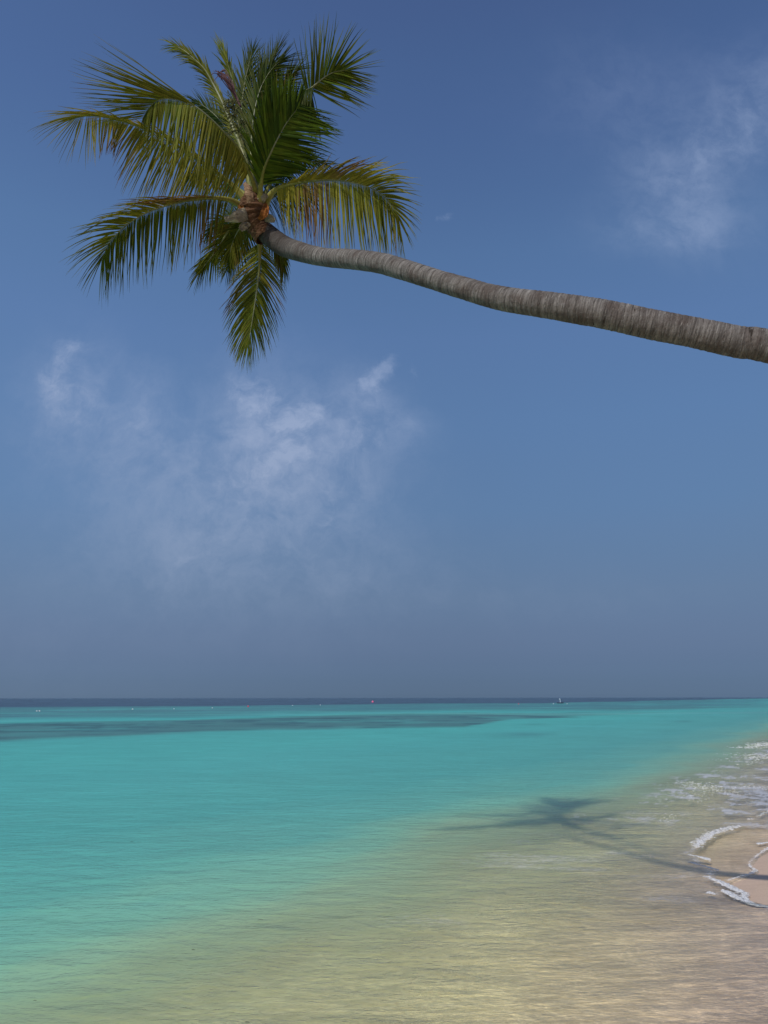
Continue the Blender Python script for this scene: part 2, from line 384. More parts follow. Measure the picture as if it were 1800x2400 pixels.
    lay(.6 * np.exp(-((ld - np.log(np.interp(a, [-.5, .0, .2, .5], [150, 118, 108, 118]))) / .05) ** 2) * sstep(a, -.15, .1), (92, 160, 165))
    # deep water out to the horizon
    deep = np.interp(a, [-.8, -.5, -.22, -.02, .05, .2, .3, .4, .5, .7], [185, 195, 215, 270, 300, 310, 420, 700, 1500, 3000])
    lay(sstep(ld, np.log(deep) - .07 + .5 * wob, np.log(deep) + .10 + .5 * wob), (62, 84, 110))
    lay(sstep(ld, np.log(900), np.log(9000)) * .45, (84, 106, 134))  # distance haze painted in: farthest water tinted towards the sky
    # broad soft mottling of the turquoise
    tq = (1 + .10 * (fbm(x * .05, y * .09, 4, 80) - .5) + .07 * (fbm(x * .2, y * .6, 3, 84) - .5) + .12 * (fbm(x * .6, y * 1.5, 3, 86) - .5) * (d > 15) + .16 * (fbm(x * .12, y * .16, 3, 88) - .5) * (d > 45))
    col = col * tq[:, None]
    # pale sky sheen painted in the shallows, then foam near the beach
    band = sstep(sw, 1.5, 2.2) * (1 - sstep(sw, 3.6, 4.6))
    foam_sheen = band * sstep(fbm(x * .55, y * 1.6, 5, 90, .62), .50, .70) * .40 * sstep(r, 6.0, 9) * (1 - sstep(r, 40, 60))
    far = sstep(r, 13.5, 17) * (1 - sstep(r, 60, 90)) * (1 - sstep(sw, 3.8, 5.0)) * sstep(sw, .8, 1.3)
    foam_sheen = np.maximum(foam_sheen, far * sstep(fbm(x * 1.6, y * 1.3, 5, 95, .75), .50, .62) * .88)
    foam_sheen = np.maximum(foam_sheen, on * np.exp(-((s - cr - .03) / .06) ** 2) * .5)
    foam_sheen = np.maximum(foam_sheen, .55 * np.exp(-((s - e - .03) / .045) ** 2) * (r > 9) * (fbm(r * 2.5, s, 3, 97) + .2))
    film_z = np.clip(on * (1 - sstep(s, cr - .15, cr + .05)), 0, 1)
    cap = np.interp(s, [0, 3, 6, 12, 25, 60, 400], [.95, .95, .85, .6, .34, .24, .30]) * (1 - .55 * film_z)
    calm = np.interp(s, [0, 1.5, 3, 8, 100, 400], [.35, .5, .72, .85, 1.0, 1.0]) * (1 - .6 * film_z)
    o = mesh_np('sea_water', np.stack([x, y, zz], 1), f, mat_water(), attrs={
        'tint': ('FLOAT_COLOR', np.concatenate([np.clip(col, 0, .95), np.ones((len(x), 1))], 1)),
        'opac': ('FLOAT', opac), 'foam': ('FLOAT', foam_sheen), 'cap': ('FLOAT', cap), 'calm': ('FLOAT', calm)})
    return tag(o, kind='structure')
build_water()
#FOAM#
# ---------------------------------------------------------------- foam: crisp little heaps of bubbles along the swash edge
def mat_foam():
    m, t, out = material('sea_foam')
    g = t.node('ShaderNodeNewGeometry').outputs['Position']
    n = t.noise(g, 60, 4, .7)
    col = t.ramp(n, [(.3, (.70, .70, .70)), (.55, (.92, .92, .92))])
    b0 = principled(t, None, col, .5, None, .3); tl = t.node('ShaderNodeBsdfTranslucent'); t.put(tl.inputs[0], col)
    b = t.node('ShaderNodeMixShader'); b.inputs[0].default_value = .4; t.l.new(b0.outputs[0], b.inputs[1]); t.l.new(tl.outputs[0], b.inputs[2])
    tr = t.node('ShaderNodeBsdfTransparent'); ms = t.node('ShaderNodeMixShader')
    t.put(ms.inputs[0], t.mr(t.noise(g, 34, 4, .7), .34, .56, .10, .95)); t.l.new(tr.outputs[0], ms.inputs[1]); t.l.new(b.outputs[0], ms.inputs[2])
    t.l.new(ms.outputs[0], out.inputs[0]); return m
def build_foam():
    # one icosphere cap as the unit
    th = np.linspace(0, 2 * np.pi, 9)[:-1]
    uv = [(0, 0, 1)]
    for el in (55, 25, 0):
        e = math.radians(el); uv += [(math.cos(e) * math.cos(a), math.cos(e) * math.sin(a), math.sin(e)) for a in th]
    uv = np.array(uv); fa = []
    for j in range(8):
        jn = (j + 1) % 8; fa.append((0, 1 + j, 1 + jn, 1 + jn))
        for k in range(2): fa.append((1 + k * 8 + j, 9 + k * 8 + j, 9 + k * 8 + jn, 1 + k * 8 + jn))
    tri = [f[:3] for f in fa if f[2] == f[3]]; quad = [f for f in fa if f[2] != f[3]]
    V, Fc = [], []; base = 0
    def cap(x, y, r, h, el=1.0):
        nonlocal base
        r *= .36; h *= .26
        a = rnd.uniform(0, 3.14) if el == 1 else rnd.gauss(0, .25)
        v = uv * np.array([r * el, r, h]); v = v + v * .25 * np.random.default_rng(base).normal(size=(len(v), 1)) * [1, 1, .6]
        c, s_ = math.cos(a), math.sin(a)
        v = np.stack([v[:, 0] * c - v[:, 1] * s_, v[:, 0] * s_ + v[:, 1] * c, v[:, 2]], 1)
        z = WZ(x, y)
        V.append(v + [x, y, z - .002]); Fc.extend([tuple(q + base for q in f) for f in tri] + [tuple(q + base for q in f) for f in quad]); base += len(v)
    def WZ(x, y):
        r = .51 * x + .86 * y; s = -.86 * x + .51 * y; e = float(np.interp(r, er, es)); sz = float(sand_z(np.array([x]), np.array([y]))[0])
        k = float(sstep(np.array(s - e), .25, 1.6)); cr = np.interp(r, [c[0] for c in CREST], [c[1] for c in CREST])
        on = float(sstep(np.array(r), 9.2, 10) * (1 - sstep(np.array(r), 15.6, 16.4)))
        return max(sz + .012, 0) * (1 - k) + k * max(0, sz + .01) + on * .008 * math.exp(-((s - cr - .12) / .16) ** 2)
    def line(pts, n, wid, rr, dens=.5, seed=0):
        P = [ground(1200 + X / 2.765, 1700 + Y / 2.765) for X, Y in pts]
        seg = [0]
        for a, b in zip(P, P[1:]): seg.append(seg[-1] + (b - a).length)
        for _ in range(int(n * 1.5)):
            q = rnd.uniform(0, seg[-1]); g_ = float(fbm(np.array([q * 2.6 + seed]), np.array([3.3]), 3, seed)[0])
            if rnd.random() > (g_ - .25) * 2.2 + dens - .62: continue
            i = max(k for k in range(len(seg) - 1) if seg[k] <= q); f = (q - seg[i]) / max(seg[i + 1] - seg[i], 1e-6)
            p = P[i].lerp(P[i + 1], f); w = wid * .62 * (.3 + g_ * 1.4)
            r_ = rnd.uniform(*rr) * (.6 + g_)
            cap(p.x + rnd.gauss(0, w * .5), p.y + rnd.gauss(0, w * .8), r_, r_ * rnd.uniform(.3, .6), rnd.uniform(1, 2.2))
    line([(1190, 800), (1200, 770), (1240, 740), (1290, 705), (1340, 688), (1400, 668), (1475, 658)], 420, .09, (.012, .045), .8, 1)
    line([(1130, 838), (1190, 850), (1250, 862), (1265, 875)], 130, .05, (.012, .035), .8, 2)
    line([(1150, 893), (1200, 905), (1260, 920), (1330, 942)], 120, .04, (.010, .03), .6, 3)
    line([(1265, 985), (1310, 1005), (1350, 1020), (1420, 1055), (1500, 1092)], 330, .07, (.012, .04), .85, 4)
    line([(1380, 1080), (1440, 1115), (1490, 1135), (1550, 1165), (1600, 1178), (1680, 1184)], 520, .06, (.012, .045), 1.0, 5)
    line([(1500, 1092), (1500, 1115), (1540, 1150), (1600, 1170)], 160, .03, (.010, .03), .9, 6)
    line([(1255, 1090), (1280, 1080), (1310, 1098)], 60, .05, (.010, .03), .8, 7)
    line([(1690, 785), (1659, 795), (1600, 832), (1560, 866), (1535, 890), (1540, 915), (1575, 940), (1560, 955), (1480, 980), (1390, 1006)], 420, .03, (.006, .022), .75, 8)
    line([(1690, 757), (1650, 762), (1590, 770)], 110, .03, (.012, .035), .8, 9)
    line([(1690, 560), (1640, 570), (1570, 598), (1530, 612)], 120, .06, (.015, .045), .5, 10)
    line([(1480, 148), (1530, 150), (1600, 138), (1680, 112)], 260, .9, (.035, .11), .8, 11)
    line([(1420, 232), (1500, 242), (1560, 240), (1680, 190)], 280, 1.0, (.03, .09), .8, 12)
    line([(1400, 200), (1500, 200), (1600, 150), (1680, 150)], 220, 1.3, (.02, .07), .3, 17)
    line([(1365, 312), (1420, 345), (1445, 345)], 120, .6, (.02, .06), .6, 13)
    line([(1120, 380), (1190, 378), (1250, 410), (1330, 412), (1390, 440)], 300, .75, (.014, .05), .8, 14)
    line([(1125, 480), (1150, 482), (1200, 455), (1290, 420)], 120, .5, (.014, .04), .4, 15)
    line([(1480, 408), (1560, 404), (1620, 402), (1680, 410)], 140, .35, (.014, .045), .5, 16)
    line([(1525, 502), (1590, 505), (1680, 518)], 170, .3, (.014, .045), .7, 18)
    line([(860, 560), (960, 560), (1050, 575), (1000, 630), (930, 640)], 80, .2, (.012, .03), .3, 19)
    me = bpy.data.meshes.new('sea_foam'); me.from_pydata(np.concatenate(V).tolist(), [], Fc)
    me.polygons.foreach_set('use_smooth', [True] * len(me.polygons)); me.materials.append(mat_foam())
    o = bpy.data.objects.new('sea_foam', me); C.objects.link(o)
    return tag(o, 'white bubbly foam along the swash edge on the right', 'sea foam', kind='stuff')
build_foam()
#END_FOAM#
#PALM#
# ---------------------------------------------------------------- the palm
def catmull(P, n):
    P = [np.array(p, float) for p in P]
    P = [2 * P[0] - P[1]] + P + [2 * P[-1] - P[-2]]
    seg = len(P) - 3; out = []
    for i in range(n):
        u = i / (n - 1) * seg; k = min(int(u), seg - 1); t = u - k
        a, b, c, d = P[k:k + 4]
        out.append(.5 * ((2 * b) + (c - a) * t + (2 * a - 5 * b + 4 * c - d) * t * t + (3 * b - a - 3 * c + d) * t ** 3))
    out = np.array(out)
    L = np.concatenate([[0], np.cumsum(np.linalg.norm(np.diff(out[:, :3], axis=0), axis=1))])
    q = np.linspace(0, L[-1], n)
    return np.stack([np.interp(q, L, out[:, j]) for j in range(out.shape[1])], 1), L[-1]
def nrm(v): return v / (np.linalg.norm(v, axis=-1, keepdims=True) + 1e-9)
def tube(path, rad, sides=10, flat=1.0, ref=(0, 0, 1)):
    T = nrm(np.gradient(path, axis=0)); ref = np.array(ref, float)
    X = nrm(np.cross(T, ref)); Y = np.cross(X, T)
    th = np.linspace(0, 2 * np.pi, sides, endpoint=False)
    v = path[:, None] + rad[:, None, None] * (np.cos(th)[None, :, None] * X[:, None] + flat * np.sin(th)[None, :, None] * Y[:, None])
    n = len(path); i = np.arange(n - 1)[:, None]; j = np.arange(sides)[None]
    jn = (j + 1) % sides
    f = np.stack([i * sides + j, i * sides + jn, (i + 1) * sides + jn, (i + 1) * sides + j], -1).reshape(-1, 4)
    return v.reshape(-1, 3), f

palm = empty('palm_tree', (5.95, 3.65, .38))
tag(palm, 'coconut palm with a bare grey trunk leaning far out over the sea', 'palm tree')
PB = np.array(palm.location)

def mat_trunk():
    m, t, out = material('palm_bark')
    u = attr(t, 'along'); v = attr(t, 'around', 'Vector')
    comb = t.node('ShaderNodeCombineXYZ'); t.put(comb.inputs[0], t.m('MULTIPLY', u, 44))
    vv = t.vm('SCALE', v, scale=.42); p = t.vm('ADD', comb.outputs[0], vv)
    g = t.node('ShaderNodeNewGeometry').outputs['Position']
    ring = t.noise(p, 1.0, 8, .72, .15); fine = t.noise(t.vm('ADD', p, t.vm('SCALE', v, scale=1.2)), 3.5, 5, .7)
    blot = t.noise(g, 5.0, 4, .6); lich = t.noise(g, 26, 4, .65)
    sw = attr(t, 'scar')
    col = t.ramp(ring, [(.28, (.035, .031, .028)), (.42, (.090, .081, .074)), (.52, (.15, .138, .127)), (.64, (.22, .204, .187)), (.78, (.34, .32, .29))])
    col = t.mix(t.mr(blot, .42, .66, 0, .75), col, (.075, .058, .050))
    col = t.mix(1.0, col, t.ramp(fine, [(.25, .62), (.5, 1.0), (.8, 1.3)]), blend='MULTIPLY')
    col = t.mix(t.mr(lich, .62, .75, 0, .35), col, (.32, .30, .27))
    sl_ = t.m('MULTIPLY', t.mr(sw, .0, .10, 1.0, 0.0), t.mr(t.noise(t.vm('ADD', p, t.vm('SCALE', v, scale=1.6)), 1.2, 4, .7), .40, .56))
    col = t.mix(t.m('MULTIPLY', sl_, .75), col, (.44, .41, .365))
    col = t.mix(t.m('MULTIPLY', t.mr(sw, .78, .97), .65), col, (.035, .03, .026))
    crk = t.noise(p, 1.7, 3, .6); c2 = t.noise(g, 7, 3, .6)
    col = t.mix(t.m('MULTIPLY', t.mr(crk, .62, .68), t.mr(c2, .52, .62)), col, (.03, .024, .02))
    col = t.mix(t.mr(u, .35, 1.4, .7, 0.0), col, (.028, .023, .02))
    h = t.m('ADD', t.m('MULTIPLY', ring, 1.0), t.m('MULTIPLY', fine, .5))
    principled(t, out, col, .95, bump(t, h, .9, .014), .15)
    return m
TR = [(563, 488, 38, 9.02), (580, 506, 44, 9.0), (612, 530, 45, 8.86), (650, 544, 42, 8.58), (700, 555.5, 40, 8.22), (760, 560, 43, 7.84), (820, 568, 45, 7.44), (860, 579, 46, 7.22), (900, 591, 45, 7.02),
      (950, 607, 45, 6.83), (1000, 622, 48, 6.66), (1050, 637, 50, 6.51), (1100, 648, 53, 6.38), (1150, 655, 56, 6.27), (1200, 662, 59, 6.18), (1300, 678.5, 63, 6.06), (1400, 700, 65, 5.98), (1500, 719.5, 67, 5.9), (1600, 741, 70, 5.82), (1659, 749, 72, 5.76)]
def build_trunk():
    pts = []
    for X, Y, w, t in TR:
        p = at(X * 1.085, Y * 1.085, t); pts.append((p.x, p.y, p.z, w * 1.085 * t / F / 2 * .97))
    pts += [(3.75, 5.2, 4.42, .135), (4.7, 4.75, 3.6, .145), (5.45, 4.2, 2.3, .155), (5.85, 3.8, 1.0, .175), (5.97, 3.66, .3, .23), (5.98, 3.64, -.1, .26)]
    n = 2400; P, L = catmull(pts, n)
    path = P[:, :3]; rad = P[:, 3]
    T = nrm(np.gradient(path, axis=0)); X = nrm(np.cross(T, np.array([0, 0, 1.]))); Y = np.cross(X, T)
    S = 56; th = np.linspace(0, 2 * np.pi, S, endpoint=False)
    TH, U = np.meshgrid(th, np.linspace(0, L, n))
    cx, cy = np.cos(TH), np.sin(TH)
    # ring scars: irregular, slightly tilted saw-tooth steps
    ph = U / .046 + .9 * (fbm(U * 2.5, U * 0, 3, 5) - .5) * 4 + .35 * cx + .25 * cy + .5 * (fbm(U * 9, cx * 1.3 + 7 + cy, 2, 8) - .5)
    saw = ph - np.floor(ph)
    prof = (1 - saw) ** 2 * .6 - np.exp(-(saw / .12) ** 2) * .55
    damp = .6 + .8 * fbm(U * 3, cx * 2 + 3 + cy, 2, 15)
    rr = rad[:, None] * (1 + .035 * (fbm(U * 2.2, cx * .9 + 5, 3, 9) - .5) + .05 * (fbm(U * 5, cx * 1.8 + 5 + 1.8 * cy, 3, 19) - .5)) + .0052 * prof * damp + .005 * (fbm(U * 40, cx * 6 + cy * 4, 3, 12) - .5)
    v = path[:, None] + rr[..., None] * (cx[..., None] * X[:, None] + cy[..., None] * Y[:, None])
    i = np.arange(n - 1)[:, None]; j = np.arange(S)[None]; jn = (j + 1) % S
    f = np.stack([i * S + j, i * S + jn, (i + 1) * S + jn, (i + 1) * S + j], -1).reshape(-1, 4)
    ar = np.stack([0 * cx, cx, cy], -1).reshape(-1, 3)
    # world positions are kept; the parent Empty's location is subtracted
    return mesh_np('trunk', v.reshape(-1, 3) - PB, f, mat_trunk(), palm, attrs={'scar': ('FLOAT', saw.ravel()), 'along': ('FLOAT', U.ravel()), 'around': ('FLOAT_VECTOR', ar)})
build_trunk()

def mat_leaf():
    m, t, out = material('palm_leaflet')
    a = t.node('ShaderNodeAttribute'); a.attribute_name = 'leaf'
    sp = t.node('ShaderNodeSeparateColor'); t.l.new(a.outputs['Color'], sp.inputs[0])
    ye, br, rn = sp.outputs
    g = t.node('ShaderNodeNewGeometry').outputs['Position']
    n = t.noise(g, 9, 4, .6)
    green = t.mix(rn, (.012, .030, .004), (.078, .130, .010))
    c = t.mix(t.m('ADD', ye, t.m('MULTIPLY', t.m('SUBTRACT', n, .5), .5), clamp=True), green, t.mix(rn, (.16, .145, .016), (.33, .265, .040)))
    bf = t.mr(t.m('ADD', br, t.m('MULTIPLY', t.m('SUBTRACT', n, .5), .7)), .25, .75)
    c = t.mix(bf, c, t.mix(rn, (.060, .022, .010), (.20, .12, .055)))
    b = principled(t, None, c, .5, None, .07)
    tl = t.node('ShaderNodeBsdfTranslucent'); t.put(tl.inputs[0], t.mix(1.0, c, (1.5, 1.35, .6), blend='MULTIPLY'))
    ms = t.node('ShaderNodeMixShader'); ms.inputs[0].default_value = .28
    t.l.new(b.outputs[0], ms.inputs[1]); t.l.new(tl.outputs[0], ms.inputs[2]); t.l.new(ms.outputs[0], out.inputs[0])
    return m
def mat_rib():
    m, t, out = material('palm_midrib')
    u = attr(t, 'u'); g = t.node('ShaderNodeNewGeometry').outputs['Position']; n = t.noise(g, 14, 4, .6)
    c = t.ramp(u, [(0, (.25, .23, .06)), (.15, (.20, .19, .03)), (.35, (.13, .14, .03)), (.6, (.17, .19, .11)), (1, (.10, .11, .035))])
    c = t.mix(1.0, c, t.ramp(n, [(.3, .65), (.7, 1.2)]), blend='MULTIPLY')
    principled(t, out, c, .5, None, .35); return m
ML, MR_ = mat_leaf(), mat_rib()
def screen_dir(p):                 # plain world vectors used when bending a leaf's side direction
    return nrm(np.array(p) - np.array([0, 0, H]))

def frond(pts, L, R, n=44, start=.16, rib=.015, rd=(.1, .9), leafw=.0225, depth0=9.0, label=None, name='frond', young=0.0):
    """pts: (px, py, depth) along the midrib.  L, R: dicts for the leaflets on the left and right side
       when looking along the midrib towards its tip."""
    P3 = [tuple(at(x, y, t)) for x, y, t in pts]
    P, Ln = catmull(P3, 80)
    T = nrm(np.gradient(P, axis=0))
    V, Fc, A = [], [], []; base = 0
    cr, cf, cu_ = np.array(CR), np.array(CF), np.array(CU)
    for side, D in ((1, L), (-1, R)):
        if not D: continue
        cnt = int(D.get('n', n) * 1.75); u0, u1 = D.get('span', (start, 1.0))
        us = np.linspace(u0, u1, cnt)
        ang = D.get('ang', (62, 18)); lens = D['len']; lx = np.linspace(0, 1, len(lens))
        dr = D.get('droop', .6); dz = D.get('fold', 0.0); curl = D.get('curl', .0); skip = D.get('skip', .03)
        ye = D.get('yel', .1); ye = (lambda q: q) and ye; br = D.get('brown', [])
        clump = fbm(us * 9, us * 0 + side * 5 + P[0, 0] * 3, 2, 77)
        for i, u in enumerate(us):
            if rnd.random() < skip: continue
            k = u * (len(P) - 1); k0 = int(min(k, len(P) - 2)); w = k - k0
            p = P[k0] * (1 - w) + P[k0 + 1] * w; Tt = nrm(T[k0] * (1 - w) + T[k0 + 1] * w)
            # side vector: square to the midrib, in the leaf's own plane
            vd = nrm(p - np.array([0, 0, H]))
            Sd = nrm(np.cross(Tt, vd)) * side
            f_ = (u - u0) / max(u1 - u0, 1e-3)
            ph = math.radians(np.interp(f_, np.linspace(0, 1, len(dz)), dz) if hasattr(dz, '__len__') else dz) + rnd.gauss(0, .13)
            B = Sd * math.cos(ph) + vd * math.sin(ph)
            an = math.radians(np.interp(f_ ** 1.0, np.linspace(0, 1, len(ang)), ang) + rnd.gauss(0, 2.2) + (clump[i] - .5) * 16)
            d = nrm(math.cos(an) * Tt + math.sin(an) * B)
            hg = D.get('hang', 0.0); hg = np.interp(f_, np.linspace(0, 1, len(hg)), hg) if hasattr(hg, '__len__') else hg
            if hg: hg = min(.95, max(0, hg + rnd.gauss(0, .05))); d = nrm(d * (1 - hg) + np.array([0, 0, -1.]) * hg)
            ln = np.interp(f_, lx, lens) * pts[0][2] / F * rnd.uniform(.90, 1.12) * D.get('k', 1.15 if 'hang' in D else 1.0)
            if rnd.random() < .05: ln *= rnd.uniform(.55, .8)
            m_ = 7; g = dr * rnd.uniform(.75, 1.3)
            dd = np.interp(f_, np.linspace(0, 1, len(dr_)), dr_) if (dr_ := D.get('drp')) else 1.0
            pos = p.copy(); row = [pos.copy()]; ds = [d.copy()]
            for q in range(m_):
                tq = (q + 1) / m_
                d = nrm(d + np.array([0, 0, -1.]) * g * dd * (.10 + .22 * tq) + curl * Tt * .1 + np.array([rnd.gauss(0, .022 + .03 * tq) for _ in range(3)]))
                pos = pos + d * ln / m_; row.append(pos.copy()); ds.append(d.copy())
            Nf = nrm(np.cross(Tt, B)) * side
            tw = rnd.gauss(D.get('twist', .35), .35)
            wmax = leafw * rnd.uniform(.8, 1.15) * np.interp(f_, [0, .15, .7, 1], [.75, 1, 1, .5]) * D.get('w', 1.0)
            kb = sum(am for (a0, a1, am) in br if a0 <= f_ <= a1 and rnd.random() < .85)
            yb = (np.interp(f_, np.linspace(0, 1, len(ye)), ye) if hasattr(ye, '__len__') else ye) + rnd.gauss(0, .07)
            rv = rnd.random() * D.get('g', 1.0)  # g below one darkens leaf green, painting shade on inner fronds
            for q in range(m_ + 1):
                tq = q / m_; dq = ds[q]
                Wd = nrm(np.cross(dq, Nf)); Nq = np.cross(Wd, dq)
                a_ = tw * (.3 + .7 * tq)
                Wd = Wd * math.cos(a_) + Nq * math.sin(a_); Nq = np.cross(Wd, dq)
                ww = wmax * min(1, .35 + tq * 4) * max(0, 1 - tq) ** .8 * .55
                if q == m_: ww = .0004
                V += [row[q] - Wd * ww, row[q] + Nq * ww * .45, row[q] + Wd * ww]
                tipb = max(0, (tq - .7)) * 1.1 * (rv ** 2 * 1.6)
                A += [(max(0, min(1, yb + .15 * tq)), max(0, min(1, kb * (.55 + .6 * tq) + tipb)), rv, 1)] * 3
            for q in range(m_):
                b0 = base + q * 3
                Fc += [(b0, b0 + 1, b0 + 4, b0 + 3), (b0 + 1, b0 + 2, b0 + 5, b0 + 4)]
            base += 3 * (m_ + 1)
    o = mesh_np(name, np.array(V) - PB, Fc, ML, palm, attrs={'leaf': ('FLOAT_COLOR', A)})
    if label: o['label'] = label
    u = np.linspace(0, 1, len(P))
    rad = rib * np.interp(u, [0, .05, .12, .25, .5, .9, 1], [3.4, 2.6, 1.9, 1.15, .62, .25, .1])
    v, f = tube(P, rad, 8, .75, ref=tuple(nrm(P[40] - np.array([0, 0, H]))))
    mesh_np('midrib', v - PB, f, MR_, o, attrs={'u': ('FLOAT', np.repeat(u, 8))})
    return o

def D_(**k): return k
# F3: big frond to the lower left
frond([(576, 488, 9.0), (560, 478, 8.95), (531, 466, 8.85), (482, 464, 8.7), (415, 475, 8.6), (349, 496, 8.5), (299, 526, 8.45), (259, 566, 8.45), (240, 606, 8.5)],
      D_(len=[105, 130, 145, 150, 140, 120, 95], ang=(80, 74, 66, 54, 38, 12), k=1.06, droop=.35, hang=[.6,.6,.55,.4,.15], fold=[20, 15, 10], yel=[.35, .25, .12, .1], brown=[(.05, .22, .65), (.3, .36, .4)], n=64, span=(.12, 1)),
      D_(len=[30, 75, 105, 118, 125, 120, 95], ang=(20, 32, 42, 44, 36, 14), droop=.42, fold=[-40, -30, -15], yel=[.55, .45, .3, .2], brown=[(.0, .42, .75), (.42, .6, .25)], n=54, span=(.2, 1)),
      label='long frond reaching to the lower left with browned upper leaflets')
# F1: arching frond, upper left, near side
frond([(604, 474, 8.98), (599, 440, 8.85), (580, 392, 8.65), (561, 349, 8.5), (525, 308, 8.35), (489, 272, 8.25), (454, 246, 8.2), (412, 232, 8.2), (375, 233, 8.2), (351, 252, 8.25), (336, 276, 8.3)],
      D_(len=[60, 95, 135, 150, 150, 140, 110, 70], ang=(95, 90, 84, 70, 50, 12), droop=.3, hang=[.55,.72,.78,.8,.6], fold=[25, 20, 15], yel=[.65, .4, .28, .2], brown=[(.12, .3, .35)], n=76, span=(.2, 1)),
      D_(len=[220, 225, 212, 190, 165, 140, 115], ang=(1, 3, 10, 14, 26, 42, 52), k=1.0, droop=.03, fold=[10, 5, 0], yel=[.4, .35, .3], brown=[(.45, .62, .3), (.75, .9, .35)], n=30, span=(.62, 1)),
      label='pale arching frond at the upper left with leaflets hanging like a comb')
# F2: yellowing frond, far left
frond([(583, 476, 9.0), (572, 466, 9.0), (547, 435, 8.95), (519, 411, 8.9), (472, 380, 8.85), (427, 349, 8.8), (366, 316, 8.75), (321, 295, 8.7), (276, 281, 8.7), (231, 272, 8.7), (200, 272, 8.72), (172, 276, 8.75)],
      D_(k=1.0, len=[60, 110, 140, 155, 150, 75, 80, 105, 110], ang=(80, 85, 88, 80, 72, 60, 85, 80, 8), droop=.25, hang=[.2, .3, .3, .2, .1, .1, .5, .5, 0], fold=[20, 10], yel=[.95, .85, .75, .65, .8], brown=[(.08, .3, .25), (.5, .8, .55), (.93, 1, .4)], n=72, span=(.17, 1), skip=.08),
      D_(k=1.0, len=[20, 50, 60, 60, 50, 45, 90, 118, 105], ang=(40, 36, 30, 26, 20, 12, 8, 4), droop=.4, fold=[-30, -20], yel=[.9, .8, .7], brown=[(.3, .8, .35), (.85, 1, .3)], n=54, span=(.2, 1), skip=.1),
      label='yellowed frond stretching farthest to the left')
# F4: frond hanging straight down
frond([(606, 540, 9.15), (609, 576, 9.2), (609, 615, 9.22), (606, 652, 9.22), (601, 692, 9.2), (594, 738, 9.18), (588, 775, 9.15), (582, 806, 9.12)],
      D_(k=1.12, len=[40, 85, 100, 105, 100, 92, 78, 62], ang=(68, 58, 50, 42, 34, 22, 6), droop=.5, fold=[20, 10], yel=[.3, .15, .1], brown=[(.2, .38, .6)], n=52, span=(.1, 1)),
      D_(k=1.12, len=[50, 95, 112, 112, 105, 95, 80, 60], ang=(66, 56, 50, 42, 34, 22, 6), droop=.55, fold=[20, 10], yel=[.3, .2, .15], brown=[(.15, .42, .55), (.7, .8, .3)], n=52, span=(.1, 1)),
      label='frond hanging straight down below the crown')
# F5: short frond down-left behind
frond([(566, 505, 9.3), (548, 523, 9.45), (531, 549, 9.5), (508, 586, 9.55), (488, 612, 9.58), (470, 636, 9.6)],
      D_(len=[55, 75, 80, 75, 60], ang=(60, 50, 40, 26, 6), droop=.7, fold=[20], yel=[.15, .15], n=30, span=(.1, 1)),
      D_(len=[45, 60, 66, 66, 58], ang=(60, 50, 38, 24, 6), droop=.5, fold=[10], yel=[.2, .2], brown=[(.0, .3, .6)], n=30, span=(.1, 1)),
      label='short frond below the crown on its lower left')
# F6: big frond to the right
frond([(622, 482, 9.0), (630, 464, 8.92), (645, 446, 8.85), (670, 434, 8.75), (731, 424, 8.6), (785, 422, 8.5), (836, 430, 8.42), (875, 443, 8.4), (906, 466, 8.4), (926, 492, 8.42), (936, 516, 8.45)],
      D_(len=[20, 55, 95, 125, 135, 122, 105, 88, 70], ang=(30, 42, 44, 42, 44, 48, 46, 30, 8), droop=.40, fold=[-30, -20, -10], yel=[1, 1, .85, .4, .25], brown=[(.2, .38, .55), (.38, .46, .8)], n=58, span=(.17, 1)),
      D_(len=[70, 105, 130, 145, 150, 145, 130, 105, 75], ang=(95, 90, 84, 76, 62, 40, 10), droop=.3, hang=[.55,.6,.62,.6,.45,.2], fold=[20, 15, 10], yel=[.6, .55, .35, .3], brown=[(.16, .40, .8), (.86, .9, .5)], n=72, span=(.14, 1)),
      label='big frond to the right of the crown with rusty hanging leaflets')
# F7: bright green frond standing up in front
frond([(611, 474, 8.9), (612, 440, 8.8), (619, 398, 8.65), (637, 355, 8.55), (661, 307, 8.5), (681, 276, 8.5), (700, 252, 8.52), (708, 243, 8.55)],
      D_(len=[50, 95, 125, 128, 105, 75, 45], ang=(44, 40, 38, 36, 34, 28, 22), k=1.1, droop=.05, g=1.25, fold=[10, 5], yel=[-.05, -.15, -.2], n=58, span=(.16, .98), w=1.65),
      D_(len=[60, 100, 120, 130, 130, 120, 90], ang=(60, 66, 66, 62, 60, 56, 50), droop=.22, g=1.1, fold=[25, 10], yel=[-.1], n=62, span=(.16, .99), w=1.3),
      label='bright green frond standing up in front of the dark ones', leafw=.027)
# F8: its separate fan at the upper right
frond([(700, 262, 8.8), (712, 236, 8.8), (724, 214, 8.78), (733, 205, 8.76), (748, 192, 8.75), (766, 178, 8.74), (784, 169, 8.74), (800, 166, 8.75), (815, 165, 8.75)],
      D_(len=[116, 142, 134, 126, 116, 102, 80], ang=(52, 50, 46, 38, 28, 8), droop=.02, fold=[10, 0], yel=[.1, .1], n=23, span=(.30, 1), w=1.1, skip=0),
      D_(len=[120, 140, 122, 108, 88, 66], ang=(62, 56, 46, 34, 22, 4), droop=.10, fold=[10, 0], yel=[.1, .15], n=24, span=(.36, 1), w=1.1, skip=0),
      label='fan-like frond tip spread at the upper right', rib=.015)
